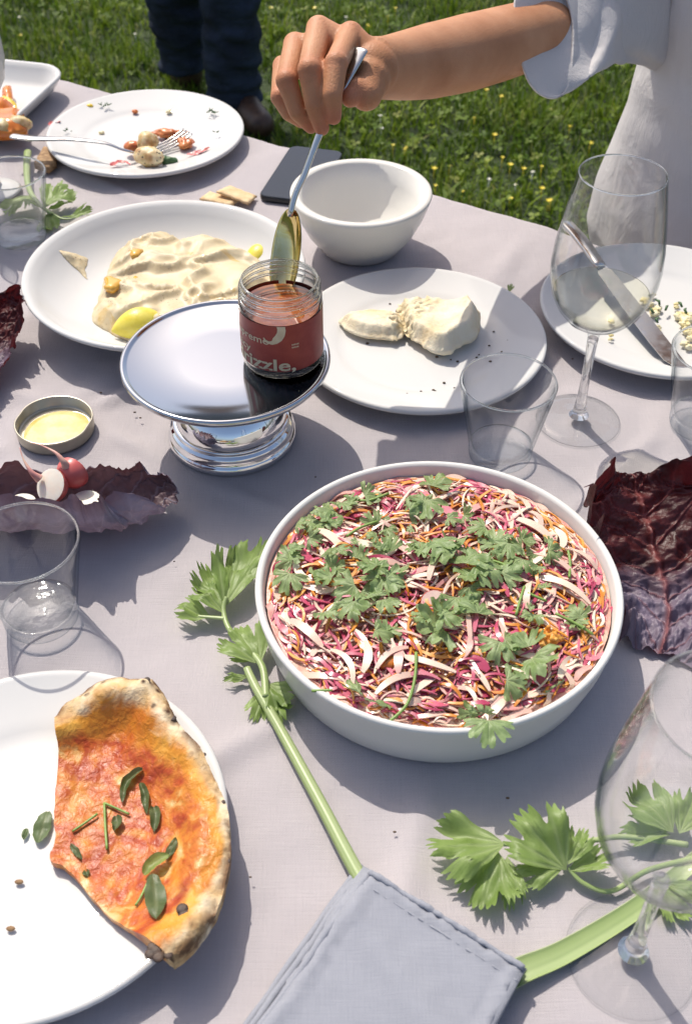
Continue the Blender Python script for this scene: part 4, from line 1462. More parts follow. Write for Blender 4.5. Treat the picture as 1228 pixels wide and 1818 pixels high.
# --- celery sprig behind the far left tumbler
c3 = thing('celery_stalk', at(80, 350, 0), 'celery sprig behind the left tumbler beside the hummus plate', 'celery')
stem_px(c3, [(50, 270, .007), (48, 300, .008), (52, 335, .010), (70, 362, .012), (92, 380, .008)], .0050, .0020)
stem_px(c3, [(88, 376, .007), (110, 388, .006), (130, 388, .006)], .0018, .0010, 'leaf_stalk')
leaflet(c3, (58, 345), (12, 388), 1.05, CELERY_W, .010, 41, lift=.08)
leaflet(c3, (80, 368), (126, 332), 1.05, CELERY_W, .012, 42, lift=.2, fold=.2)
leaflet(c3, (85, 372), (134, 352), 0.81, CELERY, .008, 43, lift=.05)
leaflet(c3, (88, 378), (84, 412), 1.00, CELERY, .006, 44)
leaflet(c3, (108, 386), (172, 372), 0.56, CELERY, .006, 45)

# small leaf tip by the bread plate
m_ = fan_leaf(at(903, 516, .004), 1.2, .012, CELERY, .6, seed=50, rest=.0015, pitch=.5)
m_.build('leaf_scrap', 'basil_leaf', label='tiny dark green leaf scrap between the two right plates', category='leaf')


# ================================================================== red cabbage leaves
def cabbage_leaf(name, spine, width, cup, ruf, mat, label, seed, ns=200, nt=101, vk=7.0, jag=.07, upv=None, asym=0.0, thick=.0012):
    sp = catmull(spine, max(2, ns // (len(spine) - 1)), False)
    n_ = len(sp)
    m_ = M()
    vein, rim, alo = [], [], []
    for i in range(n_):
        s_ = i / (n_ - 1)
        T = (sp[min(i + 1, n_ - 1)] - sp[max(i - 1, 0)]).normalized()
        upd = Vector(upv) if upv is not None else Vector((0, 0, 1))
        lat = T.cross(upd).normalized()
        u_ = lat.cross(T).normalized()
        w = width(s_)
        cu = cup(s_)
        for j in range(nt):
            t_ = -1 + 2 * j / (nt - 1)
            ww = w * (1 + jag * fbm(s_ * 26, 3.0 if t_ > 0 else 9.0, seed, 1.0, 3) * abs(t_) ** 2 + .10 * fbm(s_ * 5, 1 if t_ > 0 else 4, seed, 1, 2) * abs(t_))
            ww *= (1 + asym * t_)
            rho = ww / max(cu, .05)
            la, hh = rho * math.sin(cu * t_), rho * (1 - math.cos(cu * t_))
            rf = ruf * abs(t_) ** 2.2 * (.65 * math.sin(s_ * 34 + 4 * fbm(s_ * 4, t_, seed, 1, 2) + (2.1 if t_ > 0 else 0)) + .9 * fbm(s_ * 9, t_ * 2, seed + 3, 1, 3))
            # puckers between the side veins
            k = s_ * vk - abs(t_) * 1.9 + .07 * fbm(s_ * 6, t_ * 4, seed + 8, 1, 2)
            fr = abs(k - round(k))
            v1 = math.exp(-(fr / .045) ** 2) * (1 - .75 * abs(t_)) * smooth01(1.0, .55, abs(t_) * .9)
            v0 = math.exp(-(t_ / (.05 * (1.1 - s_ * .8))) ** 2)
            vv = max(v0, v1 * .8)
            pk = .0030 * (math.cos(fr * 2 * math.pi + math.pi)) * (1 - abs(t_)) + .0034 * fbm(s_ * 22, t_ * 8, seed + 2, 1, 3)
            q = sp[i] + lat * la + u_ * (hh + rf + pk + .0022 * vv)
            q = q + T * (.35 * rf)
            # the salad bowl stands in the way
            rb_ = math.hypot(q.x - .0687, q.y - .561)
            lim = .1415 if q.z < .09 else 0
            if rb_ < lim:
                q.x, q.y = .0687 + (q.x - .0687) * lim / rb_, .561 + (q.y - .561) * lim / rb_
            m_.v.append((q.x, q.y, max(q.z, .0012)))
            vein.append(vv)
            rim.append(smooth01(.78, 1.0, abs(t_)))
            alo.append(s_)
    for i in range(n_ - 1):
        for j in range(nt - 1):
            a = i * nt + j
            m_.f.append((a, a + 1, a + nt + 1, a + nt))
    m_.att['vein'], m_.att['rim'], m_.att['along'] = vein, rim, alo
    return m_.build(name, mat, label=label, category='cabbage leaf', group='red cabbage leaves on the cloth')


# cupped leaf with the radishes (boat shape along the left)
cabbage_leaf('cabbage_leaf', [at(-110, 918, .004), at(0, 916, .003), at(110, 916, .003), at(205, 914, .003), at(270, 905, .010), at(312, 888, .028)],
             lambda s: .074 * max(.12, 1 - (abs(s - .40) / .64) ** 2.8) ** .6, lambda s: 1.95 - .25 * s, .0060, 'cabbage_leaf',
             'cupped purple cabbage leaf holding radishes behind the left tumbler', 3, jag=.075, asym=.34)
# large leaf right of the salad bowl
q_ = at(1165, 1000, .012)
cabbage_leaf('cabbage_leaf', [at(1172, 1158, .004), at(1185, 1105, .005), at(1180, 1050, .007), q_, q_ + Vector((-.004, .030, .014)), q_ + Vector((-.010, .052, .026)), q_ + Vector((-.014, .070, .036))],
             lambda s: (.034 + .048 * smooth01(.05, .50, s)) * (1 - .60 * smooth01(.72, 1.0, s)) * (1 + .08 * math.sin(s * 17)), lambda s: .30 + .70 * smooth01(.3, .7, s), .026, 'dark_cabbage_leaf',
             'large dark red cabbage leaf with raised veins right of the salad bowl', 11, vk=7.0, jag=.12)
# leaf at the left edge
cabbage_leaf('cabbage_leaf', [at(-95, 720, .004), at(-60, 665, .006), at(-30, 610, .012), at(-22, 560, .026), at(-32, 530, .04)],
             lambda s: .056 * math.sqrt(max(.08, 1 - (abs(s - .5) / .58) ** 2.2)), lambda s: .9 + .3 * s, .011, 'dark_cabbage_leaf',
             'ruffled dark red cabbage leaf cut off by left edge of picture', 17, jag=.12)


# --- radishes lying in the cupped leaf
def ball(m_, c, r, squash=(1, 1, 1), ax=None, n=20, k=12, half=False):
    q = (Vector(ax).to_track_quat('Z', 'Y') if ax is not None else Vector((0, 0, 1)).to_track_quat('Z', 'Y')).to_matrix()
    rows = []
    top_ = math.pi / 2 if half else math.pi
    for j in range(k + 1):
        f_ = top_ * j / k
        rows.append((r * math.sin(f_), r * math.cos(f_)))
    m2 = M().lathe([(max(a, 0) if a > 1e-6 else 0, b) for a, b in rows], (0, 0, 0), n)
    vv = [q @ Vector((v[0] * squash[0], v[1] * squash[1], v[2] * squash[2])) + Vector(c) for v in m2.v]
    m_.add(vv, m2.f)
    return m_


def half_radish(c, r, face, root_pts, label):
    t_ = thing('radish', Vector(c) - Vector((0, 0, r)), label, 'radish', 'radishes in the cabbage leaf')
    m_ = ball(M(), c, r, (1, 1, 1), -Vector(face), 24, 10, True)
    m_.build('skin', 'radish_skin', t_)
    q = Vector(face).normalized().to_track_quat('Z', 'Y').to_matrix()
    fl = M().lathe([(0, .0012), (r * .8, .0008), (r * .985, .0002), (r * .99, -.0006)], (0, 0, 0), 28)
    fl.v = [tuple(q @ Vector(v) + Vector(c)) for v in fl.v]
    fl.build('cut_face', 'radish_flesh', t_, auto=25)
    rp = catmull(root_pts, 8, False)
    n_ = len(rp)
    M().tube(rp, [max(.0042 * (1 - i / (n_ - 1)) ** 1.7, .0005) for i in range(n_)], 8).build('root', 'radish_root', t_)


half_radish(at(90, 862, .032), .0150, (-.45, -.55, .70), [at(70, 850, .036), at(56, 838, .043), at(42, 815, .05), at(36, 795, .055)], 'halved radish showing its white cut face in the cabbage leaf')
half_radish(at(125, 846, .033) + Vector((.002, .006, 0)), .0145, (.35, .85, -.1), [at(118, 828, .044), at(112, 818, .05), at(98, 803, .055), at(72, 790, .055), at(55, 786, .052)], 'red skinned half radish with long root behind the white one')
for px, py, a, r in ((40, 893, .2, .0115), (154, 889, -.4, .0120)):
    c = at(px, py, .020)
    n_ = Vector((.05, .05 + a * .1, .98)).normalized()
    q = n_.to_track_quat('Z', 'Y').to_matrix()
    fl = M().lathe([(0, -.0012), (r, -.0012), (r * 1.02, 0), (r, .0012), (0, .0014)], (0, 0, 0), 24)
    fl.v = [tuple(q @ Vector(v) + c) for v in fl.v]
    fl.build('radish_slice', 'radish_flesh', auto=35, label='thin white radish slice at the ' + ('left end' if px < 100 else 'middle') + ' of the cupped cabbage leaf', category='radish')

# ================================================================== salad
SC = Vector((.0687, .561))
def salad_z(x, y):
    r = math.hypot(x - SC.x, y - SC.y) / .122
    return .0455 + .0115 * (1 - min(r, 1) ** 2.6) + .0030 * fbm(x, y, 1.0, 38, 2) + .008 * (SC.y - y)
ms = M()
ms.lathe([(0, .001), (.04, .001), (.08, .001), (.105, .001), (.1200, .001), (.1262, .001), (.1285, .000)], (SC.x, SC.y, 0), 64)
ms.v = [(q[0], q[1], salad_z(q[0], q[1]) - .0055 + .0060 * smooth01(.095, .126, math.hypot(q[0] - SC.x, q[1] - SC.y))) for q in ms.v]
ms.build('dressed_salad', 'salad_under', kind='stuff', label='dressed bed of shredded salad inside the serving bowl', category='salad')


def ribbon(m_, c, ang, L, w, th, bend, arch, twist, z0, rv, n=7, taper=True):
    base = len(m_.v)
    for i in range(n):
        s_ = i / (n - 1) - .5
        a = ang + bend * s_
        # integrate roughly
        x = c[0] + L * (s_ * math.cos(ang) - .5 * bend * s_ * s_ * math.sin(ang))
        y = c[1] + L * (s_ * math.sin(ang) + .5 * bend * s_ * s_ * math.cos(ang))
        r = math.hypot(x - SC.x, y - SC.y)
        z = z0 + arch * L * (.25 - s_ * s_) * 2.2 - max(0, r - .119) * .5
        if r > .1270:
            k = .1270 / r
            x, y = SC.x + (x - SC.x) * k, SC.y + (y - SC.y) * k
        wl = w * (1 - .55 * (2 * abs(s_)) ** 3 if taper else 1)
        tw = twist * s_ + twist * .3
        nx, ny = -math.sin(a), math.cos(a)
        lx, ly, lz = nx * math.cos(tw), ny * math.cos(tw), math.sin(tw)
        ux, uy, uz = -nx * math.sin(tw), -ny * math.sin(tw), math.cos(tw)
        for (sa, sb) in ((-1, -1), (1, -1), (1, 1), (-1, 1)):
            m_.v.append((x + lx * sa * wl / 2 + ux * sb * th / 2, y + ly * sa * wl / 2 + uy * sb * th / 2, z + lz * sa * wl / 2 + uz * sb * th / 2))
            m_.att.setdefault('rnd', []).append(rv)
    for i in range(n - 1):
        for k in range(4):
            k2 = (k + 1) % 4
            m_.f.append((base + 4 * i + k, base + 4 * i + k2, base + 4 * i + 4 + k2, base + 4 * i + 4 + k))
    m_.f.append((base + 3, base + 2, base + 1, base))
    e = base + 4 * (n - 1)
    m_.f.append((e, e + 1, e + 2, e + 3))


def shreds(name, mat, n_, Lr, wr, th, label, cat, dz=(0, .006), redbias=None, edge=False):
    m_ = M()
    k = 0
    while k < n_:
        rr = .1260 * math.sqrt(random.random()) if k % 4 else random.uniform(.110, .1262)
        if edge:
            rr = random.uniform(.1165, .1268)
        aa = random.uniform(0, 2 * math.pi)
        x, y = SC.x + rr * math.cos(aa), SC.y + rr * math.sin(aa)
        if redbias is not None:
            v_ = fbm(x, y, redbias, 22, 2)
            if random.random() > .5 + 1.1 * v_:
                continue
        k += 1
        L = random.uniform(*Lr)
        w = random.uniform(*wr)
        z0 = salad_z(x, y) + random.uniform(*dz) - .004
        ribbon(m_, (x, y), random.uniform(0, 6.28) if rr < .106 else aa + 1.57 + random.uniform(-.5, .5), L * (1 if rr < .106 else .75), w, th, random.uniform(-2.2, 2.2), random.uniform(-.05, .22), random.uniform(-1.3, 1.3), z0, random.random())
    return m_.build(name, mat, smooth=True, kind='stuff', label=label, category=cat, auto=40)


shreds('shredded_cabbage', 'pale_shred', 1300, (.012, .036), (.0009, .0030), .0007, 'pale shredded cabbage tossed through the salad', 'shredded cabbage', (0, .0090))
shreds('shredded_radicchio', 'red_shred', 1300, (.010, .032), (.0009, .0032), .0007, 'magenta shredded red leaves tossed through the salad', 'shredded radicchio', (0, .0090), 3.0)
shreds('grated_carrot', 'carrot_shred', 900, (.010, .030), (.0012, .0026), .0010, 'orange grated carrot strands tossed through the salad', 'grated carrot', (.001, .0092), 9.0)

for nm_, mt_, ct_ in (('shredded_cabbage', 'pale_shred', 300), ('shredded_radicchio', 'red_shred', 240), ('grated_carrot', 'carrot_shred', 160)):
    shreds(nm_, mt_, ct_, (.010, .022), (.0011, .0034), .0008, nm_.replace('_', ' ') + ' along the rim of the salad bowl', nm_.replace('_', ' '), (.0025, .0065), None, True)
shreds('sliced_cabbage', 'pale_shred', 130, (.016, .034), (.0034, .0068), .0009, 'broader curled cabbage slices mixed into the salad', 'sliced cabbage', (.003, .0100))
shreds('torn_radicchio', 'red_shred', 150, (.010, .024), (.0040, .0085), .0008, 'broader magenta leaf pieces mixed into the salad', 'torn radicchio', (.002, .0090), 3.0)
# larger cabbage strips lying on top, picked out one by one
STR = []
strips = [(545, 1120, 70, .0075), (565, 1190, 80, .006), (620, 1180, 75, .005), (690, 1170, 60, .0055), (705, 1290, 75, .0045), (880, 1255, 80, .007), (900, 1275, 60, .0055),
          (985, 1000, 80, .0060), (950, 935, 75, .0085), (1000, 1045, 95, .0065), (1030, 1220, 70, .0055), (830, 1120, 70, .0045), (760, 1185, 80, .0055), (700, 1210, 70, .006), (590, 960, 65, .009),
          (1035, 985, 60, .005), (640, 1285, 70, .0045), (985, 1255, 60, .005), (850, 1200, 60, .005), (765, 1020, 50, .006)]
for i, (px, py, ln, w) in enumerate(strips):
    c = at(px, py, .056)
    m_ = M()
    ribbon(m_, (c.x, c.y), random.uniform(0, 3.14), ln / 2150.0 * 1.05, w * .8, .0010, random.uniform(-1.6, 1.6), random.uniform(.05, .2), random.uniform(-.8, .8), salad_z(c.x, c.y) + .0055, .30 + .55 * random.random(), 11)
    o_ = m_.build('cabbage_strip', 'pale_shred', label='broad pale cabbage strip lying on top of the salad', category='cabbage strip', group='broad cabbage strips on the salad', auto=40)
    STR.append((o_, px, py))
def szone0(px, py):
    row = 'far' if py < 1010 else ('near' if py > 1180 else 'middle')
    return 'in the ' + row + ' ' + ('left' if px < 660 else ('right' if px > 880 else 'centre')) + ' of the salad'
rank_labels(STR, szone0, 'broad pale cabbage strip')
# radish slices in the salad
RSL = []
for i, (px, py) in enumerate([(605, 930), (735, 870), (1090, 928 + 60), (770, 1075), (990, 1110)]):
    c = at(min(px, 1040), py, .055)
    q = Vector((random.uniform(-.4, .4), random.uniform(-.5, .1), 1)).normalized().to_track_quat('Z', 'Y').to_matrix()
    r = random.uniform(.0085, .011)
    z0 = salad_z(c.x, c.y) + .0015
    t_ = thing('radish_slice', (c.x, c.y, z0), 'round radish slice half buried in the salad', 'radish', 'radish slices in the salad')
    fl = M().lathe([(0, -.0011), (r * .97, -.0011), (r * .97, .0011), (0, .0012)], (0, 0, 0), 22)
    fl.v = [tuple(q @ Vector(v) + Vector((c.x, c.y, z0))) for v in fl.v]
    RSL.append((t_, min(px, 1040), py))
    fl.build('flesh', 'radish_salad', t_, auto=35)
    fl = M().lathe([(r * .975, -.0012), (r * 1.02, -.0008), (r * 1.02, .0008), (r * .975, .0012)], (0, 0, 0), 22)
    fl.v = [tuple(q @ Vector(v) + Vector((c.x, c.y, z0))) for v in fl.v]
    fl.build('skin', 'radish_skin', t_)
rank_labels(RSL, szone0, 'round radish slice half buried')
# clump of grated carrot
c = at(975, 1137, .055)
m_ = M()
for k in range(90):
    d = Vector((random.gauss(0, 1), random.gauss(0, 1), abs(random.gauss(0, .7)))).normalized()
    ball(m_, Vector((c.x, c.y, salad_z(c.x, c.y) + .003)) + d * random.uniform(.002, .0105), random.uniform(.0014, .0026), n=8, k=5)
remesh(m_.build('carrot_clump', 'carrot_lump', label='bright orange clump of grated carrot at right of the salad', category='carrot'), .0008, 2)
# diced yellow piece
c = at(690, 1178, .055)
slab([(c.x + .008 * math.cos(a), c.y + .006 * math.sin(a)) for a in np.linspace(0, 6.28, 9)[:-1]], .003, lambda x, y, d: salad_z(c.x, c.y) + .006 - .002 * (1 - smooth01(0, .003, d)), lambda x, y, d: salad_z(c.x, c.y)).build(
    'carrot_chunk', 'carrot_shred', label='smooth orange carrot chunk near the left of the salad', category='carrot')

# coriander leaves
COR = []
cor = [(575, 905, 78, 200), (557, 925, 60, 230), (660, 875, 55, 20), (775, 853, 66, 60), (668, 925, 56, 80), (692, 948, 36, 300), (755, 915, 76, 270), (742, 892, 56, 140), (500, 985, 66, 170), (508, 1030, 68, 250),
       (527, 970, 44, 20), (575, 1028, 56, 160), (610, 1055, 74, 200), (628, 1090, 70, 270), (688, 975, 56, 100), (655, 1012, 62, 140), (672, 1045, 78, 250), (702, 1036, 62, 10), (688, 1085, 54, 300),
       (785, 985, 90, 150), (832, 1002, 84, 60), (872, 960, 64, 110), (846, 945, 54, 190), (866, 1030, 84, 330), (905, 1022, 62, 20), (830, 1035, 62, 230), (760, 1125, 94, 200), (800, 1110, 66, 340), (842, 1085, 64, 100),
       (935, 955, 44, 30), (985, 985, 50, 350), (965, 1046, 26, 80), (1020, 1082, 48, 120), (1027, 1106, 40, 290), (880, 1162, 66, 250), (930, 1140, 56, 110), (952, 1187, 88, 280), (838, 1272, 60, 220), (866, 1262, 50, 60),
       (622, 1225, 56, 170), (672, 1248, 48, 300), (735, 985, 50, 200), (600, 1010, 44, 30), (560, 960, 44, 350), (905, 975, 40, 200), (640, 985, 44, 60)]
cor += [(px + random.uniform(-60, 60), py + random.uniform(-45, 45), s_ * random.uniform(.5, .85), a + random.uniform(60, 300)) for (px, py, s_, a) in cor + cor[::3] if 540 < px < 990 and 900 < py < 1200]
for i, (px, py, s_, a) in enumerate(cor):
    c = at(px, py, .060)
    L = s_ / 2130.0 * .55
    aa = R(a)
    m_ = fan_leaf((c.x - L * .45 * math.cos(aa), c.y - L * .45 * math.sin(aa), 0), aa, L, CORI, 1.75, fold=random.uniform(-.1, .35), curl=random.uniform(-.35, .2),
                  ruf=random.uniform(.7, 1.3), pitch=random.uniform(-.25, .4), roll=random.uniform(-.45, .45), seed=100 + i, nth=90, nr=6)
    zz = [q[2] - salad_z(q[0], q[1]) for q in m_.v]
    dz = .0065 - (sum(zz) / len(zz) * .5 + min(zz) * .5) + .001 * (i % 4)
    nv = []
    for q in m_.v:
        r = math.hypot(q[0] - SC.x, q[1] - SC.y)
        k = min(1, .1235 / r) if r > 0 else 1
        nv.append((SC.x + (q[0] - SC.x) * k, SC.y + (q[1] - SC.y) * k, max(q[2] + dz, salad_z(q[0], q[1]) + .001)))
    m_.v = nv
    o_ = m_.build('coriander_leaf', 'coriander_leaf', label='scalloped green coriander leaf strewn on top of the salad', category='coriander', group='coriander leaves on the salad')
    COR.append((o_, px, py))
def szone(px, py):
    row = 'far' if py < 930 else ('near' if py > 1140 else ('middle' if py < 1040 else 'lower middle'))
    col_ = 'left' if px < 640 else ('right' if px > 880 else ('centre left' if px < 760 else 'centre right'))
    return 'in the ' + row + ' ' + col_ + ' of the salad'
rank_labels(COR, szone, 'coriander leaf')
m_ = fan_leaf(at(868, 1275, .060), R(265), .019, CORI, 1.75, fold=.1, curl=-.25, ruf=.5, pitch=.0, seed=180)
dz = .0575 - m_.v[0][2]
m_.v = [(q[0], q[1], q[2] + dz) for q in m_.v]
m_.build('coriander_leaf', 'coriander_leaf', label='coriander leaf drooping over the front rim of the salad bowl', category='coriander')
STK = []
for i, pts in enumerate([[(738, 1165), (736, 1205), (722, 1245), (690, 1272)], [(615, 955), (640, 940), (670, 930)], [(905, 1020), (890, 1010), (860, 1000)], [(915, 1095), (925, 1060), (930, 1045)], [(1010, 1025), (1012, 995), (1008, 975)],
                         [(985, 1090), (1020, 1105), (1055, 1120)], [(690, 875), (650, 885), (610, 870)], [(935, 1058), (970, 1070)], [(553, 1218), (590, 1218)]]):
    c = []
    for px, py in pts:
        q = at(px, py, .06)
        c.append(Vector((q.x, q.y, salad_z(q.x, q.y) + .0085)))
    cc = catmull(c, 5, False)
    STK.append((M().tube(cc, [.0011] * (len(cc) - 1) + [.0006], 6).build('coriander_stalk', 'herb_stem', label='thin green coriander stalk lying on the salad', category='coriander', group='coriander stalks on the salad'), pts[0][0], pts[0][1]))
rank_labels(STK, szone0, 'thin coriander stalk')
# ================================================================== pizza
PC = Vector((-.205, .377))
outer = [(100, 1262), (118, 1246), (165, 1222), (205, 1211), (240, 1216), (268, 1217), (292, 1240), (308, 1272), (325, 1300), (352, 1325), (372, 1362), (388, 1398), (402, 1430), (409, 1478), (408, 1530), (399, 1578), (384, 1622), (362, 1660), (335, 1692), (308, 1714)]
cut = [(303, 1716), (255, 1675), (205, 1632), (165, 1590), (135, 1552), (112, 1528), (90, 1520), (86, 1505), (94, 1478), (93, 1430), (97, 1380), (103, 1330), (101, 1290)]
zo = .030
out_l = catmull([at(px, py, zo).xy.to_3d() for px, py in outer], 6, False)
cut_l = [at(px, py, .022).xy.to_3d() for px, py in cut]
cut_d = catmull([out_l[-1]] + cut_l + [out_l[0]], 5, False)[1:-1]
poly = [(q.x + .0007 * fbm(q.x, q.y, 0, 130, 2), q.y + .0007 * fbm(q.x, q.y, 4, 130, 2)) for q in out_l + cut_d]
poly = poly[::-1]
from mathutils.kdtree import KDTree
kd_pts = catmull(out_l, 6, False)
rim_kd = KDTree(len(kd_pts))
for i_, q in enumerate(kd_pts):
    rim_kd.insert((q.x, q.y, 0), i_)
rim_kd.balance()
def rim_d(x, y):
    return rim_kd.find((x, y, 0))[2]
def pz_bot(x, y, d):
    rr = math.hypot(x - PC.x, y - PC.y)
    return .0076 + .0142 * smooth01(.070, .120, rr) + .0015 * smooth01(.0, .02, .02 - d)
def pz_top(x, y, d):
    rd = rim_d(x, y)
    wr = .016 + .009 * fbm(x, y, 3, 20, 2)
    puff = math.exp(-((rd - .013) / wr) ** 2) if rd > .013 else 1 - .55 * ((.013 - rd) / .013) ** 2
    mid = .50 + max(.85 * smooth01(.03, .09, y - .377), .5 * smooth01(-.04, -.09, y - .377))
    z = .0055 + (.0125 + .006 * fbm(x, y, 1, 26, 3)) * mid * max(puff, 0) + .0016 * fbm(x, y, 6, 70, 3)
    return pz_bot(x, y, d) + max(z, .003)
mp = slab(poly, .0026, pz_top, pz_bot)
mp.att['crust'] = []
mp.att['rimd'] = [rim_d(q[0], q[1]) for q in mp.v]
for q in mp.v:
    rd = rim_d(q[0], q[1])
    up = fbm(q[0], q[1], 12, 14, 2)
    py_ = (q[1] - .377)          # dough lies bare mostly at the two ends of the rim
    kk = .42 + max(.85 * smooth01(.030, .085, py_), .50 * smooth01(-.045, -.085, py_))
    mp.att['crust'].append(min(1, max(0, 1.10 - rd / ((.034 + .022 * up) * kk))))
del mp.att['upper']
pz = thing('pizza_slice', (-.13, .38, .0076), 'charred pizza slice with tomato sauce on the near left plate', 'pizza')
mp.build('crust', 'pizza', pz, auto=60)
for px, py, r in ((330, 1618, .0042), (264, 1218, .0030), (280, 1690, .0048), (390, 1420, .0026), (358, 1335, .0028), (300, 1690, .003), (306, 1275, .003), (400, 1520, .0024)):
    q = at(px, py, .036)
    zt = pz_top(q.x, q.y, .01)
    m_ = M()
    for k in range(4):
        ball(m_, Vector((q.x + random.uniform(-1, 1) * r * .8, q.y + random.uniform(-1, 1) * r * .8, zt - r * .12)), r * random.uniform(.5, .9), (1, 1, .26), n=10, k=6)
    m_.build('char_blister', 'pizza_char', pz)


def strap_leaf(name, pts, w, label, mat='basil_leaf', parent=None, cat='herb leaf', group=None, z=None, cup=.25):
    """narrow leaf along world points"""
    c = catmull(pts, 6, False)
    n_ = len(c)
    m_ = M()
    vein = []
    for i in range(n_):
        s_ = i / (n_ - 1)
        T = (c[min(i + 1, n_ - 1)] - c[max(i - 1, 0)]).normalized()
        lat = T.cross(Vector((0, 0, 1))).normalized()
        ww = w * max(math.sin(math.pi * (.06 + .92 * s_)) ** .75, .05) * (1 + .25 * fbm(c[i].x, c[i].y, 4, 160, 2))
        for j in range(7):
            t_ = -1 + j / 3
            q = c[i] + lat * (ww * t_) + Vector((0, 0, cup * ww * t_ * t_ + .0022 * fbm(c[i].x, c[i].y, t_ * .004, 170, 2) + .12 * ww * t_ * math.sin(s_ * 5 + w * 900)))
            m_.v.append(tuple(q))
            vein.append(math.exp(-(t_ / .16) ** 2))
    for i in range(n_ - 1):
        for j in range(6):
            a = i * 7 + j
            m_.f.append((a, a + 1, a + 8, a + 7))
    m_.att['vein'] = vein
    if parent is not None:
        return m_.build(name, mat, parent)
    return m_.build(name, mat, label=label, category=cat, group=group)


def on_pizza(px, py, h=.0018):
    q = at(px, py, .024)
    return Vector((q.x, q.y, pz_top(q.x, q.y, .02) + h))
def hl(l, h=.0018):
    return [on_pizza(px, py, h) for px, py in l]
strap_leaf('herb_leaf', hl([(252, 1358), (232, 1366), (218, 1385), (214, 1411)]), .0032, 'curled dark herb leaf arching near the top of the pizza', cup=.8)
strap_leaf('herb_leaf', hl([(246, 1378), (254, 1395), (256, 1415), (258, 1431)]), .0026, 'narrow herb leaf beside the curled one on the pizza', cup=.9)
strap_leaf('herb_leaf', hl([(270, 1420), (274, 1440), (272, 1466)]), .0038, 'dark wilted oval herb leaf in the middle of the pizza', cup=.5)
strap_leaf('herb_leaf', hl([(203, 1435), (205, 1450), (200, 1463)]), .0035, 'small crumpled herb leaf on the pizza sauce', cup=.7)
strap_leaf('herb_leaf', hl([(271, 1552), (278, 1600), (282, 1644)], .0035), .0060, 'largest grey green herb leaf at the lower part of the pizza', cup=.2)
strap_leaf('herb_leaf', hl([(254, 1548), (275, 1532), (302, 1522)], .005), .0048, 'bright green folded herb leaf above the largest one on pizza', 'celery_leaf', cup=.5)
strap_leaf('herb_leaf', hl([(294, 1524), (304, 1505), (313, 1488)]), .0030, 'narrow grey herb leaf pointing to the pizza crust', cup=.4)
strap_leaf('herb_leaf', hl([(121, 1487), (132, 1500), (141, 1513)]), .0020, 'thin herb leaf near the pizza tip', cup=.4)
strap_leaf('herb_leaf', hl([(146, 1530), (152, 1542)]), .0024, 'tiny dark herb flake near the cut pizza edge', cup=.3)
q0 = [at(px, py, .0095) for px, py in ((85, 1440), (76, 1468), (68, 1497))]
strap_leaf('herb_leaf', q0, .0058, 'dark herb leaf lying on the plate beside the pizza', cup=.25)
strap_leaf('herb_leaf', [at(48, 1470, .009), at(42, 1490, .009)], .002, 'tiny herb flake on the near plate left of the pizza', cup=.3)
for i, l in enumerate([[(182, 1413), (204, 1422), (226, 1432)], [(182, 1413), (184, 1455), (187, 1497)], [(169, 1431), (147, 1448), (125, 1464)], [(262, 1562), (250, 1590), (240, 1605)]]):
    M().tube(catmull(hl(l, .0022), 4, False), .0009, 6).build('herb_stalk', 'herb_stem', label='thin green herb stalk on the pizza sauce', category='herb stalk', group='herb stalks on the pizza')
for px, py in ((20, 1650), (35, 1567)):
    c = at(px, py, .0075)
    ball(M(), c + Vector((0, 0, .001)), .0022, (1.4, .8, .5), n=8, k=5).build('crumb', 'crispbread', label='brown crumb on the near white plate, ' + ('lower one' if py > 1600 else 'upper one'), category='crumb')

# ================================================================== hummus
hc = Vector((-.1905, 1.0187))
def dish_z(x, y):
    r = math.hypot(x - hc.x, y - hc.y) / .1482
    xs = [0, .45, .60, .70, .80, .90, .95]
    zs = [.008, .0082, .0098, .0135, .0215, .0345, .041]
    return float(np.interp(r, xs, zs))
ho = [(160, 548), (172, 515), (186, 470), (205, 440), (245, 420), (290, 411), (330, 421), (372, 417), (415, 432), (450, 450), (478, 480), (488, 520), (470, 560), (420, 585), (350, 597), (280, 598), (225, 588), (185, 570)]
hp_ = catmull([at(px, py, .022).xy.to_3d() for px, py in ho], 7)
hp_ = [(q.x + .002 * fbm(q.x, q.y, 0, 70, 3), q.y + .002 * fbm(q.x, q.y, 5, 70, 3)) for q in hp_][::-1]
def hum_top(x, y, d):
    # swirled strokes of the spoon
    ux, uy = x - hc.x - .01, y - hc.y + .005
    a, r = math.atan2(uy, ux), math.hypot(ux, uy)
    w1, w2 = fbm(x, y, 2, 13, 2), fbm(x, y, 9, 13, 2)
    st = fbm(x * 1.0 + .03 * w1, y * 1.6 + .03 * w2 - .45 * x, 5, 18, 2) * 2.4 + .35 * math.sin(r * 120 + 2 * a + 5 * w1)
    ridge = (1 - min(abs(st), 1)) ** 1.4
    z = .0050 + .0105 * smooth01(0, .03, d) + .0085 * ridge * smooth01(0, .012, d) + .0075 * fbm(x, y, 7, 15, 2) * smooth01(0, .015, d)
    return dish_z(x, y) + z * smooth01(-.002, .006, d) + .0004
slab(hp_, .0026, hum_top, lambda x, y, d: dish_z(x, y) + .0003).build('hummus', 'hummus', label='swirled mound of pale hummus with spices on the large plate', category='hummus')
dab = catmull([at(px, py, .022).xy.to_3d() for px, py in [(110, 463), (130, 458), (155, 455), (150, 470), (152, 482), (138, 474), (120, 468)]], 9)
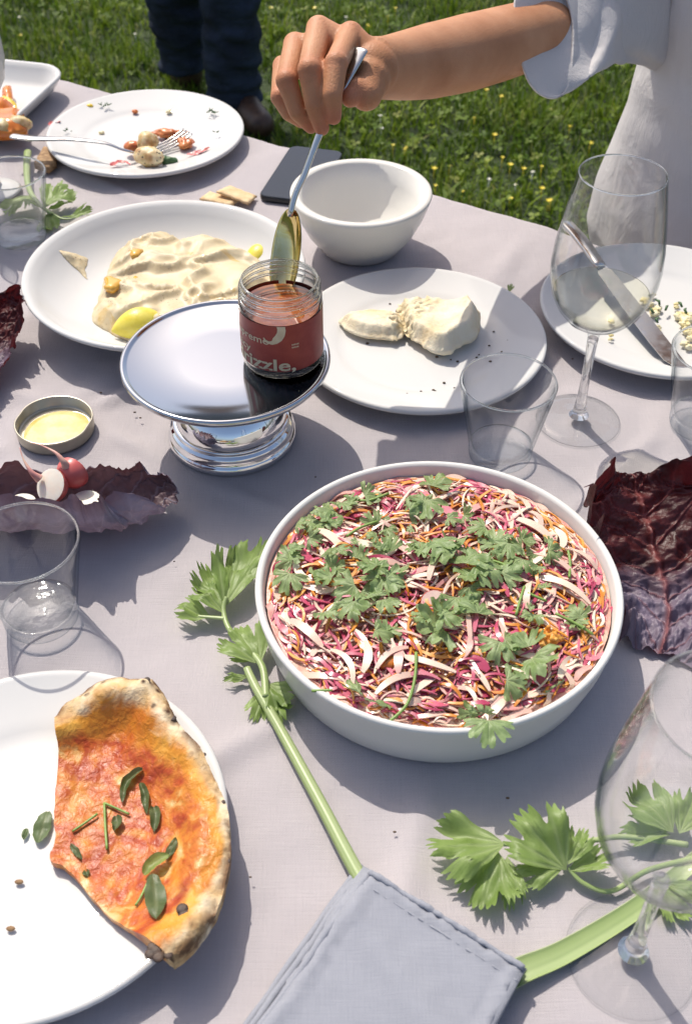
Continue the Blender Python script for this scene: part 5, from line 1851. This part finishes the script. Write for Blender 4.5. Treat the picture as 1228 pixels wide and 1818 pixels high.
slab([(q.x + .0014 * fbm(q.x, q.y, 1, 110, 2), q.y + .0014 * fbm(q.x, q.y, 6, 110, 2)) for q in dab][::-1], .0022, lambda x, y, d: dish_z(x, y) + .0005 + .0055 * smooth01(0, .008, d) * (.7 + .6 * fbm(x, y, 3, 90, 2)), lambda x, y, d: dish_z(x, y) + .0003).build('hummus_smear', 'hummus', label='separate dab of hummus at the left of the large plate', category='hummus')
for i, (px, py, r) in enumerate(((242, 457, .007), (200, 512, .0095), (238, 487, .005))):
    c = at(px, py, .024)
    pts = [(c.x + r * (1 + .3 * math.sin(3 * a + i)) * math.cos(a), c.y + 1.5 * r * (1 + .25 * math.cos(2 * a + i)) * math.sin(a)) for a in np.linspace(0, 2 * math.pi, 22)[:-1]]
    zz = max(hum_top(c.x + dx * r * .7, c.y + dy * r, .03) for dx in (-1, 0, 1) for dy in (-1, 0, 1)) - .0005
    slab(pts, .003, lambda x, y, d: zz - .002 + .0022 * smooth01(0, .004, d), lambda x, y, d: zz - .007).build('oil_pool', 'oil_pool', label=['small orange oil pool in the upper hummus', 'amber oil pool at the left of the hummus', 'small oil pool between the other two in hummus'][i], category='oil')


def lemon_wedge(c, ax, L, r, up, label):
    """segment of a lemon: ax = long axis, up = direction the peel faces"""
    ax = Vector(ax).normalized()
    up = (Vector(up) - ax * Vector(up).dot(ax)).normalized()
    sd_ = ax.cross(up)
    t_ = thing('lemon_wedge', Vector(c) - Vector((0, 0, .004)), label, 'lemon')
    m_ = M()
    NA, NB = 20, 14
    half = R(58)
    for i in range(NA + 1):
        s_ = -1 + 2 * i / NA
        rr = r * max(1 - abs(s_) ** 1.9, 0) ** .85 + .0006
        for j in range(NB + 1):
            a = -half + 2 * half * j / NB
            m_.v.append(tuple(Vector(c) + ax * (L / 2 * s_) + up * (rr * math.cos(a)) + sd_ * (rr * math.sin(a))))
    for i in range(NA):
        for j in range(NB):
            a = i * (NB + 1) + j
            m_.f.append((a, a + NB + 1, a + NB + 2, a + 1))
    m_.build('peel', 'lemon_peel', t_)
    for sg in (-1, 1):
        f_ = M()
        for i in range(NA + 1):
            s_ = -1 + 2 * i / NA
            rr = (r * max(1 - abs(s_) ** 1.9, 0) ** .85) * .995
            a = half * sg * .985
            for k in range(5):
                q = k / 4
                f_.v.append(tuple(Vector(c) + ax * (L / 2 * s_) + up * (rr * math.cos(a) * q) + sd_ * (rr * math.sin(a) * q)))
        for i in range(NA):
            for k in range(4):
                a = i * 5 + k
                f_.f.append((a, a + 1, a + 6, a + 5))
        f_.build('flesh', 'lemon_flesh', t_)


lw = at(243, 568, .024)
lemon_wedge(lw - Vector((-.002, 0, .006)), (.93, .33, .03), .058, .0185, (-.15, -.75, .62), 'lemon wedge at the front edge of the hummus')
lemon_wedge(at(461, 456, .012), (.45, .85, .0), .040, .014, (-.3, -.3, .8), 'lemon wedge partly hidden behind the spoon')

# ================================================================== bread
def bread_piece(outl, zb, h, label, seed, lean=(0, 0), torn_side=None):
    pts = catmull([at(px, py, zb + h * .35).xy.to_3d() for px, py in outl], 6)
    pts = [(q.x + .0022 * fbm(q.x, q.y, seed, 110, 3), q.y + .0022 * fbm(q.x, q.y, seed + 4, 110, 3)) for q in pts][::-1]
    cx = sum(q[0] for q in pts) / len(pts); cy = sum(q[1] for q in pts) / len(pts)
    def top(x, y, d):
        return zb + h * (.42 + .58 * smooth01(0, .010, d) + .09 * fbm(x, y, seed, 40, 2) + .02 * fbm(x, y, seed, 160, 2)) + lean[0] * (x - cx) + lean[1] * (y - cy)
    def bot(x, y, d):
        return zb + h * .30 * (1 - smooth01(0, .011, d))
    m_ = slab(pts, .0017, top, bot)
    tor = []
    for q, e in zip(m_.v, m_.att['edge']):
        k = 0.0
        if torn_side is not None:
            s_ = (q[0] - cx) * torn_side[0] + (q[1] - cy) * torn_side[1]
            k = smooth01(.004, .016, s_ + .004 * fbm(q[0], q[1], seed, 90, 2))
        tor.append(k)
    m_.att['torn'] = tor
    m_.v = [(q[0] + t_ * .0030 * fbm(q[0], q[2] * 2, q[1], 190, 2), q[1] + t_ * .0030 * fbm(q[1], q[0], q[2], 190, 2), q[2] + t_ * .0028 * fbm(q[0], q[1], q[2], 150, 3)) for q, t_ in zip(m_.v, tor)]
    return m_.build('bread_piece', 'bread', label=label, category='bread')


bread_piece([(600, 570), (622, 560), (655, 556), (690, 560), (712, 566), (718, 582), (712, 598), (690, 603), (655, 600), (622, 590)], .0068, .017, 'smaller pointed piece of torn flat bread, left on the plate', 2, torn_side=(1, .1))
bread_piece([(706, 543), (728, 538), (765, 541), (800, 549), (828, 542), (846, 556), (852, 580), (842, 602), (818, 614), (795, 628), (765, 624), (742, 608), (722, 592), (712, 572)], .0068, .026, 'larger torn chunk of white flat bread, right on the plate', 5, lean=(.12, -.02), torn_side=(-.75, .45))
specks = [(775, 632), (800, 637), (812, 640), (846, 633), (868, 612), (876, 588), (901, 607), (788, 678), (806, 689), (769, 692), (772, 694), (722, 702), (652, 608), (692, 538), (620, 537), (747, 695), (870, 640), (890, 625), (850, 628)]
for i, (px, py) in enumerate(specks):
    c = at(px, py, .008)
    r = math.hypot(c.x - .0751, c.y - .9368) / .128
    z = .0062 if r < .6 else .0062 + (r - .6) * .025
    ball(M(), (c.x, c.y, z + .0008), random.uniform(.0008, .0016), (1.3, .8, .7), n=7, k=5).build('pepper_speck', 'pepper_speck', label='dark pepper speck on the bread plate', category='crumb', group='pepper specks on the bread plate')

# ================================================================== leftovers
def lump(name, c, r, sq, mat, label, cat, seed, parent=None, ax=None, n_=22, k_=14, amp=.18):
    m_ = ball(M(), (0, 0, 0), r, sq, ax, n_, k_)
    m_.v = [tuple(Vector(v) * (1 + amp * fbm(v[0] / r, v[1] / r, v[2] / r + seed, 1.3, 3)) + Vector(c)) for v in m_.v]
    return m_.build(name, mat, parent, label=label, category=cat)


lump('roast_potato', at(262, 252, .026), .0165, (1.0, .8, .8), 'roast_potato', 'speckled roast potato standing at the fork on far plate', 'potato', 1, ax=(.4, .1, .9))
lump('roast_potato', at(265, 278, .020), .0155, (1.35, .85, .75), 'roast_potato', 'halved roast potato in front of the fork tines', 'potato', 2, ax=(-.2, -.5, .6))
lump('tomato_piece', at(235, 260, .018), .0095, (1.2, .9, .7), 'tomato_bit', 'orange roast vegetable piece behind the fork neck', 'vegetable', 3)
lump('tomato_piece', at(300, 237, .0125), .0115, (1.9, .7, .5), 'tomato_bit', 'crinkled orange vegetable scrap beyond the fork tines', 'vegetable', 4, amp=.5)
lump('tomato_piece', at(330, 254, .0125), .0095, (1.2, 1.1, .6), 'tomato_bit', 'small orange vegetable scrap right of the fork tines', 'vegetable', 5, amp=.45)
lump('tomato_piece', at(320, 236, .012), .006, (1.8, .7, .5), 'tomato_bit', 'narrow orange peel scrap right behind the fork tines', 'vegetable', 6, amp=.4)
strap_leaf('pickle_strip', [at(332, 275, .010), at(350, 271, .012), at(372, 262, .014)], .0042, 'pink pickle strip at right of the far plate', 'pink_bit', cat='pickle')
strap_leaf('pickle_strip', [at(196, 293, .016), at(215, 288, .014), at(232, 290, .014)], .0045, 'pink pickle strip in front of the fork', 'pink_bit', cat='pickle')
strap_leaf('pickle_strip', [at(87, 222, .018), at(97, 217, .0185), at(108, 216, .019)], .004, 'pink scrap on the left rim of the far plate', 'pink_bit', cat='pickle')
lump('herb_piece', at(297, 284, .012), .008, (1.3, .8, .6), 'herb_bit', 'dark herb clump beside the halved potato', 'herb', 7, amp=.5)
lump('food_scrap', at(160, 188, .017), .0045, (1, .7, .6), 'pepper_yellow', 'yellow pepper scrap on the far plate rim', 'food scrap', 8)
lump('food_scrap', at(240, 198, .010), .0045, (1, .8, .6), 'tomato_bit', 'small brown scrap near top of the far plate', 'food scrap', 9)
lump('food_scrap', at(300, 198, .010), .0042, (1, .8, .6), 'egg_bit', 'small yellow scrap near top of the far plate', 'food scrap', 10)
lump('food_scrap', at(181, 235, .008), .0038, (1, .8, .6), 'egg_bit', 'small pale scrap in the middle of the far plate', 'food scrap', 11)
for i, (px, py, ln, lab) in enumerate(((187, 189, .011, 'feathery green herb on the top left rim of far plate'), (374, 200, .013, 'feathery green herb on the top right rim of far plate'), (122, 233, .008, 'tiny dark herb on the left rim of far plate'), (384, 236, .007, 'tiny dark herb on the right rim of far plate'))):
    c = at(px, py, .0165)
    m_ = M()
    for k in range(9 if ln > .009 else 4):
        a = random.uniform(0, 6.28)
        o_ = c + Vector((random.uniform(-1, 1), random.uniform(-.5, .5), 0)) * ln * .6
        m_.tube([o_ + Vector((0, 0, .001)), o_ + Vector((math.cos(a) * ln * .45, math.sin(a) * ln * .45, .003))], [.0009, .0004], 5)
    m_.build('herb_sprig', 'herb_bit', label=lab, category='herb')

# peppers and potatoes in the rectangular dish
def pep_piece(pxs, z, h, mat, label):
    pts = catmull([at(px, py, z + h).xy.to_3d() for px, py in pxs], 5)
    pts = [(q.x, q.y) for q in pts]
    area = sum(pts[i - 1][0] * pts[i][1] - pts[i][0] * pts[i - 1][1] for i in range(len(pts)))
    if area < 0:
        pts = pts[::-1]
    slab(pts, .005, lambda x, y, d: z + h * (.55 + .45 * smooth01(0, .012, d)) + .0025 * fbm(x, y, 1, 60, 2), lambda x, y, d: z).build('roast_pepper', mat, label=label, category='pepper')
pep_piece([(-45, 205), (-20, 185), (10, 184), (38, 184), (40, 200), (45, 215), (20, 222), (-20, 222)], .016, .020, 'pepper_orange', 'large orange roast pepper piece in the rectangular dish')
pep_piece([(-35, 180), (-5, 166), (18, 168), (18, 182), (-10, 190)], .014, .024, 'pepper_orange', 'orange roast pepper piece behind the yellow one')
pep_piece([(-10, 162), (12, 160), (26, 170), (27, 180), (18, 178), (0, 168)], .012, .022, 'pepper_yellow', 'yellow roast pepper piece in the rectangular dish')
pep_piece([(2, 158), (4, 142), (16, 138), (19, 150), (18, 162)], .012, .022, 'pepper_orange', 'farthest orange pepper piece in the rectangular dish')
lump('roast_potato', at(30, 222, .026), .015, (1.4, .9, .8), 'roast_potato', 'pale roast potato at the front of the rectangular dish', 'potato', 21)
lump('roast_potato', at(0, 230, .024), .017, (1.2, .9, .8), 'roast_potato', 'browned roast potato at the left edge in the dish', 'potato', 22)
# crispbread under the fork dish, crackers
def cracker(pxs, z, label, th=.0035, mat='cracker', name='cracker', tilt=0.0):
    pts = [at(px, py, z + th).xy.to_3d() for px, py in pxs]
    dense = []
    for i in range(len(pts)):
        for k in range(7):
            q = pts[i].lerp(pts[(i + 1) % len(pts)], k / 7)
            dense.append((q.x + .0006 * math.sin(i * 7 + k * 2.6), q.y + .0006 * math.cos(i * 5 + k * 2.6)))
    a = sum(dense[i - 1][0] * dense[i][1] - dense[i][0] * dense[i - 1][1] for i in range(len(dense)))
    if a < 0:
        dense = dense[::-1]
    cx = sum(q[0] for q in dense) / len(dense)
    tz = lambda x: tilt * (x - cx)
    slab(dense, .003, lambda x, y, d: z + tz(x) + th - .0012 * (1 - smooth01(0, .003, d)) + .0006 * fbm(x, y, 3, 150, 2), lambda x, y, d: z + tz(x)).build(name, mat, label=label, category='cracker')
cracker([(354, 351), (372, 338), (424, 352), (410, 363)], .0008, 'flat square cracker lying under another cracker by the hummus plate')
cracker([(384, 342), (408, 329), (455, 342), (440, 357)], .0055, 'square cracker leaning on top of another by the phone', tilt=-.12)
cracker([(78, 258), (100, 262), (99, 286), (86, 296), (60, 288)], .0008, 'seeded brown crispbread corner under the far left plate', .009, 'crispbread', 'crispbread')

# egg salad crumbs on the right plate
eggs = [(1150, 540, .007), (1160, 552, .006), (1168, 548, .005), (1140, 533, .0045), (1205, 562, .008), (1218, 568, .009), (1226, 560, .007), (1212, 575, .006), (1168, 580, .004), (1085, 572, .0042), (1083, 602, .0035), (1200, 545, .004), (1222, 590, .007), (1228, 600, .006), (1155, 525, .0035), (1215, 610, .006)]
eggs = [(px + dx, py + dy, r * .62) for (px, py, r) in eggs for (dx, dy) in ((0, 0), (random.uniform(-9, 9), random.uniform(-7, 7)))]
for i, (px, py, r) in enumerate(eggs):
    o_ = lump('egg_crumb', at(px, py, .0105), r, (1.2, 1, .6), 'egg_bit', None, None, 30 + i, amp=.45)
    tag(o_, 'crumbly yellow egg piece scattered on the right plate', 'egg', 'egg crumbs on the right plate')
for i, (px, py) in enumerate([(1158, 531), (1170, 541), (1160, 556), (1180, 551), (1210, 545), (1218, 556), (1167, 573)]):
    c = at(px, py, .014)
    M().tube([c, c + Vector((random.uniform(-.004, .004), .004, .002)), c + Vector((random.uniform(-.006, .006), .008, .001))], [.0012, .0016, .0006], 5).build('chive_piece', 'herb_bit', label='tiny chopped green herb on the egg crumbs', category='herb', group='chopped herbs on the right plate')

for i, (px, py) in enumerate([(428, 1212), (635, 1288), (445, 1560), (250, 745), (700, 1480), (310, 1000), (900, 1420), (560, 850), (780, 560), (240, 735), (1015, 640), (180, 700)]):
    c = at(px, py, 0)
    ball(M(), (c.x, c.y, .0022), random.uniform(.0007, .0013), (1.4, .8, .7), n=7, k=5).build('crumb', 'pepper_speck', label='tiny dark crumb on the grey tablecloth', category='crumb', group='crumbs on the tablecloth')
# ================================================================== person reaching over the table
def ell(c, rx, ry, rot, n=36, tiltx=0.0):
    c_, s_ = math.cos(rot), math.sin(rot)
    return [(c[0] + rx * math.cos(a) * c_ - ry * math.sin(a) * s_, c[1] + rx * math.cos(a) * s_ + ry * math.sin(a) * c_, c[2] + tiltx * rx * math.cos(a)) for a in np.linspace(0, 2 * math.pi, n + 1)[:-1]]


p1 = thing('person', (.55, 1.42, GROUND), 'seated person in a pale short sleeved shirt reaching across with a spoon', 'person')
TROT = R(-30)
WR = at_depth(660, 122, .945)       # wrist
EL = at_depth(842, 96, 1.135)    # elbow
SH = at_depth(1130, 0, 1.28)     # shoulder
H = {}
def hd_(px, py, dep):
    return at_depth(px, py, dep)
body = M()
# fingers: MCP, PIP, DIP, tip (photo pixel and depth along the view axis)
fingers = {
    'index': [(622, 62, .938), (597, 112, .903), (590, 168, .900), (592, 207, .911)],
    'middle': [(566, 52, .940), (549, 124, .902), (558, 186, .908), (571, 227, .921)],
    'ring': [(524, 80, .948), (509, 143, .914), (528, 198, .920), (552, 224, .931)],
    'little': [(502, 118, .958), (497, 172, .932), (512, 200, .936), (535, 216, .945)],
}
rads = {'index': (.0108, .0096, .0083, .0068), 'middle': (.0110, .0096, .0082, .0066), 'ring': (.0104, .0091, .0078, .0064), 'little': (.0090, .0080, .0068, .0057)}
for k, ch in fingers.items():
    P_ = [hd_(*q) for q in ch]
    r_ = rads[k]
    for i in range(3):
        body.capsule(P_[i], P_[i + 1], r_[i], r_[i + 1], 16)
    # knuckle swelling
    ball(body, P_[1], r_[1] * 1.06, n=18, k=12)
    ball(body, P_[0], r_[0] * 1.04, n=18, k=12)
    # metacarpal
    body.capsule(WR.lerp(P_[0], .12) + Vector((0, 0, .002)), P_[0], .0165, r_[0] * 1.02, 16)
    H[k] = P_
# palm filling and thumb
cm = hd_(655, 140, .935)
tm = hd_(650, 168, .925)
ti = hd_(634, 160, .922)
tt = hd_(622, 172, .918)
body.capsule(WR, cm, .021, .0185, 16)
body.capsule(cm, tm, .0175, .0135, 16)
body.capsule(tm, ti, .0135, .0115, 16)
body.capsule(ti, tt, .0112, .0088, 16)
body.capsule(hd_(640, 100, .952), hd_(600, 85, .955), .019, .017, 16)
body.capsule(hd_(600, 85, .955), hd_(545, 105, .962), .017, .014, 16)
body.capsule(hd_(635, 130, .950), hd_(575, 150, .965), .017, .014, 16)
# forearm, upper arm
arm = []
AC = EL * 1.5 - (WR + SH) * .25          # control point so that the curve runs close to the elbow
for k in np.linspace(0, 1, 60):
    arm.append(WR * ((1 - k) ** 2) + AC * (2 * k * (1 - k)) + SH * (k * k))
ks = np.linspace(0, 1, 60)
body.tube(arm, [float(np.interp(k, [0, .06, .16, .28, .42, .55, .66, .8, 1], [.0218, .0226, .0268, .0322, .0350, .0352, .0345, .026, .020])) for k in ks], 64, True, [float(np.interp(k, [0, .15, .3, 1], [1.18, 1.12, 1.05, 1.0])) for k in ks])
ball(body, WR, .0232, n=30, k=20)
# trunk, neck, head under the shirt (one body)
body.capsule(SH, (.48, 1.40, .24), .009, .018, 24)
body.capsule((.48, 1.40, .24), (.545, 1.335, .30), .018, .045, 24)
body.capsule((.545, 1.335, .33), (.66, 1.26, .33), .045, .045, 24)
body.capsule((.545, 1.335, .33), (.55, 1.34, -.16), .055, .06, 24)
body.capsule((.54, 1.33, .38), (.50, 1.27, .48), .055, .05)
ball(body, (.47, 1.22, .56), .085, (.88, 1.0, 1.25), n=24, k=16)
body.capsule((.455, 1.145, .555), (.45, 1.13, .545), .012, .014, 10)
# other arm resting in the lap
body.tube(catmull([(.67, 1.25, .33), (.74, 1.17, .12), (.70, 1.02, -.06), (.60, 1.12, -.09)], 6, False), [.05] * 7 + [.042] * 7 + [.03] * 5, 18)
bo = body.build('body', 'skin', p1)
remesh(bo, .00135, 5, .5)
# pink knuckles and fingertips as skin colour
me = bo.data
a_ = me.attributes.new('pink', 'FLOAT', 'POINT')
co = np.empty(len(me.vertices) * 3)
me.vertices.foreach_get('co', co)
co = co.reshape(-1, 3) + np.array(p1.location)
pk = np.zeros(len(co))
for k in H:
    for i, (w_, s_) in enumerate(((.45, .012), (.8, .010), (.35, .008), (1.0, .011))):
        d2 = ((co - np.array(H[k][i])) ** 2).sum(1)
        pk = np.maximum(pk, w_ * np.exp(-d2 / s_ ** 2))
d2 = ((co - np.array(tt)) ** 2).sum(1)
pk = np.maximum(pk, 1.0 * np.exp(-d2 / .012 ** 2))
a_.data.foreach_set('value', pk.astype(np.float32))
# finger nails
tocam_h = (Vector((0, 0, CAM_H)) - H['index'][3]).normalized()
for k, w_ in (('index', .0044), ('middle', .0040), ('ring', .0036)):
    d = (H[k][3] - H[k][2]).normalized()
    n_ = (tocam_h - d * tocam_h.dot(d)).normalized()
    sdv = d.cross(n_)
    c = H[k][2].lerp(H[k][3], .86) + n_ * (rads[k][3] * .90)
    m_ = M()
    for i in range(9):
        for j in range(7):
            u, v = -1 + i / 4, -1 + j / 3
            ww = w_ * math.sqrt(max(1 - abs(u) ** 3.2, .02))
            m_.v.append(tuple(c + d * (u * .0056) + sdv * (v * ww) - n_ * (.0020 * v * v + .0010 * u * u - .0006)))
    for i in range(8):
        for j in range(6):
            a = i * 7 + j
            m_.f.append((a, a + 1, a + 8, a + 7))
    m_.build('nail', 'nail', p1)
# hair cap
hr = ball(M(), (.478, 1.235, .585), .088, (.95, 1.05, 1.15), n=28, k=18)
hr.v = [q for q in hr.v]
hr.build('hair', 'hair', p1)

# shirt: torso with a wide short sleeve, made as one cloth body with an open sleeve
sh = M()
rings = []
for z, cx, cy, rx, ry in ((-.16, .555, 1.345, .215, .150), (-.13, .555, 1.345, .225, .155), (-.07, .552, 1.342, .222, .150), (.0, .548, 1.34, .210, .140), (.06, .545, 1.335, .200, .132), (.12, .543, 1.332, .192, .126), (.2, .54, 1.33, .192, .122), (.28, .54, 1.33, .190, .118), (.34, .54, 1.33, .172, .105), (.385, .54, 1.328, .12, .085), (.405, .54, 1.325, .075, .068)):
    rr = []
    for k, q in enumerate(ell((cx, cy, z), rx, ry, TROT, 72)):
        a = 2 * math.pi * k / 72
        wv = (.010 * max(0, 1 - (z + .16) / .35)) * math.sin(a * 5 + z * 7) + .0015 * math.sin(a * 9 + z * 20)
        d = Vector((q[0] - cx, q[1] - cy, 0)).normalized()
        rr.append((q[0] + d.x * wv, q[1] + d.y * wv, q[2]))
    rings.append(rr)
sh.loft(rings)
# sleeve: outer wall to the hem, then back inside
A0 = at_depth(966, 56, 1.150)
ua = (at_depth(1006, 146, 1.165) - at_depth(924, -34, 1.135)) / 2
ub = Vector((.020, .046, .026))
def srings(c, u, v, n=40):
    return [tuple(Vector(c) + u * math.cos(a) + v * math.sin(a)) for a in np.linspace(0, 2 * math.pi, n + 1)[:-1]]
c1_, c2_, c3_ = at_depth(1040, 30, 1.195), at_depth(1108, 5, 1.255), at_depth(1195, -10, 1.335)
d1_ = (at_depth(1080, 96, 1.2) - c1_)
keys = [srings(c3_, Vector((.02, .0, -.095)), Vector((.02, .075, .0)), 72), srings(c2_, Vector((.022, .0, -.062)), Vector((.025, .066, .0)), 72),
        srings(c1_ + Vector((0, 0, .008)), d1_ * 1.12, ub * 1.15, 72), srings(A0.lerp(c1_, .4), ua * .98, ub * 1.12, 72), srings(A0, ua * 1.02, ub * 1.06, 72)]
fine = []
for k in range(72):
    fine.append(catmull([r[k] for r in keys], 12, False))
sl = []
for i in range(len(fine[0])):
    rr = []
    cen = sum((Vector(fine[k][i]) for k in range(72)), Vector()) / 72
    s_ = i / (len(fine[0]) - 1)
    for k in range(72):
        q = Vector(fine[k][i])
        a = 2 * math.pi * k / 72
        d = (q - cen).normalized()
        q += d * (.0035 * math.sin(a * 5 + s_ * 9) * (1 - .6 * s_) + .006 * fbm(q.x, q.y, q.z, 13, 2) * (1 - .7 * s_))
        rr.append(q)
    sl.append(rr)
sv = M().loft(sl, False).build('sleeve', 'shirt_cotton', p1)
sm_ = sv.modifiers.new('thick', 'SOLIDIFY')
sm_.thickness = .0022
sm_.offset = 0
so = sh.build('shirt', 'shirt_cotton', p1)
remesh(so, .003, 4, .5)
me = so.data
# drape folds running from the armpit
def push(o_, fn):
    me_ = o_.data
    n_ = len(me_.vertices)
    c_ = np.empty(n_ * 3); me_.vertices.foreach_get('co', c_); c_ = c_.reshape(-1, 3)
    nr_ = np.empty(n_ * 3); me_.vertex_normals.foreach_get('vector', nr_); nr_ = nr_.reshape(-1, 3)
    loc_ = o_.parent.location
    amt = np.array([fn(Vector(q) + loc_) for q in c_.tolist()])
    me_.vertices.foreach_set('co', (c_ + nr_ * amt[:, None]).ravel())
    me_.update()
def drape(q):
    f_ = .0018 * math.sin((q.x * .9 + q.z * 1.5 + q.y * .4) * 62 + 3 * fbm(q.x, q.y, q.z, 6, 2)) * smooth01(.30, .0, (q - Vector((.345, 1.22, .2))).length)
    f2 = .0060 * fbm(q.x, q.y, q.z * .8, 4, 2)
    return (f_ + f2) * (.35 if (q - A0).length < .065 else 1.0)
push(so, drape)
# trousers: hips and thighs going under the table, shins, shoes
tr = M()
tr.capsule((.47, 1.38, -.205), (.64, 1.28, -.205), .105, .105, 20)
for hx, hy, kx, ky in ((.455, 1.385, .235, 1.065), (.63, 1.29, .42, .96)):
    tr.capsule((hx, hy, -.205), (kx, ky, -.215), .088, .066, 20)
    tr.capsule((kx, ky, -.215), (kx + .03, ky + .05, -.62), .064, .048, 18)
remesh(tr.build('trousers', 'brown_cloth', p1), .006, 6)
for kx, ky in ((.265, 1.115), (.45, 1.01)):
    m_ = M()
    m_.capsule((kx, ky, GROUND + .045), (kx - .10, ky - .15, GROUND + .032), .042, .032, 16)
    m_.capsule((kx, ky, GROUND + .05), (kx, ky, GROUND + .12), .04, .042, 16)
    m_.v = [(q[0], q[1], max(q[2], GROUND + .002)) for q in m_.v]
    remesh(m_.build('shoe', 'brown_leather', p1), .006, 4)
# stool
st = thing('stool', (.56, 1.34, GROUND), 'wooden stool under the seated person', 'stool')
M().lathe([(0, -.345), (.15, -.345), (.165, -.335), (.165, -.318), (.15, -.312), (0, -.312)], (.56, 1.34, 0), 40).build('seat', 'wood', st)
for a in (.6, 2.2, 3.7, 5.3):
    M().tube([(.56 + .11 * math.cos(a), 1.34 + .11 * math.sin(a), -.346), (.56 + .17 * math.cos(a), 1.34 + .17 * math.sin(a), GROUND)], .015, 10).build('leg', 'wood', st)

# ================================================================== person in jeans standing on the lawn
p2 = thing('person', (-.38, 3.2, GROUND), 'person in dark blue jeans standing on the lawn beyond the table', 'person')
jm = M()
# seen from the thighs down: left leg a little behind the right one
LFT = [(-.482, 3.34, -.660), (-.488, 3.33, -.55), (-.490, 3.32, -.42), (-.485, 3.30, -.20), (-.46, 3.30, .12)]
RGT = [(-.322, 3.15, -.685), (-.322, 3.15, -.56), (-.318, 3.16, -.40), (-.33, 3.19, -.18), (-.36, 3.26, .12)]
for pts, rr in ((LFT, (.070, .074, .084, .090, .10)), (RGT, (.076, .076, .078, .086, .10))):
    cc = catmull(pts, 9, False)
    kk = np.linspace(0, 1, len(cc))
    rad_ = [float(np.interp(k, np.linspace(0, 1, 5), rr)) * (1 + .035 * math.sin(k * 55) + .03 * math.sin(k * 23 + 1)) for k in kk]
    jm.tube(cc, rad_, 26, True, 1.05)
jm.capsule((-.47, 3.30, .16), (-.35, 3.27, .16), .115, .115, 20)
jo = jm.build('jeans', 'denim', p2)
remesh(jo, .006, 3)
push(jo, lambda q: .007 * fbm(q.x, q.y, q.z * 2.2, 13, 3) + .004 * math.sin(q.z * 85 + q.x * 30 + 3 * fbm(q.x, q.y, q.z, 7, 2)))
bd = M()
bd.loft([ell((-.41, 3.285, .2), .15, .11, -.2), ell((-.41, 3.285, .45), .16, .11, -.2), ell((-.41, 3.285, .62), .20, .11, -.2), ell((-.41, 3.285, .70), .12, .08, -.2), ell((-.41, 3.285, .74), .055, .055, -.2)])
for sg in (-1, 1):
    bd.capsule((-.41 + sg * .2, 3.285 - sg * .04, .64), (-.41 + sg * .25, 3.27, .36), .05, .042)
    bd.capsule((-.41 + sg * .25, 3.27, .36), (-.41 + sg * .22, 3.20, .12), .042, .03)
remesh(bd.build('sweater', 'grey_cotton', p2), .008, 5)
hb = M()
hb.capsule((-.41, 3.285, .72), (-.41, 3.275, .82), .05, .05)
ball(hb, (-.41, 3.26, .90), .088, (.85, 1.0, 1.25), n=24, k=16)
hb.capsule((-.41, 3.175, .89), (-.41, 3.165, .88), .012, .014, 10)
for sg in (-1, 1):
    ball(hb, (-.41 + sg * .075, 3.265, .90), .022, (.5, .9, 1.3), n=12, k=8)
    ball(hb, (-.41 + sg * .215, 3.185, .08), .036, (.7, .9, 1.4), n=14, k=10)
remesh(hb.build('body', 'skin', p2), .006, 4)
ball(M(), (-.41, 3.275, .925), .093, (.92, 1.02, 1.15), n=26, k=16).build('hair', 'hair', p2)
for (x, y), d in (((-.315, 3.16), Vector((.32, -.6, 0))), ((-.482, 3.35), Vector((-.25, .6, 0)))):
    d = d.normalized()
    m_ = M()
    m_.capsule((x, y, GROUND + .05), Vector((x, y, GROUND + .04)) + d * .16, .048, .038, 18)
    m_.capsule((x, y, GROUND + .05), (x, y, GROUND + .11), .046, .052, 18)
    m_.v = [(q[0], q[1], max(q[2], GROUND + .004)) for q in m_.v]
    remesh(m_.build('shoe', 'brown_leather', p2), .005, 4)
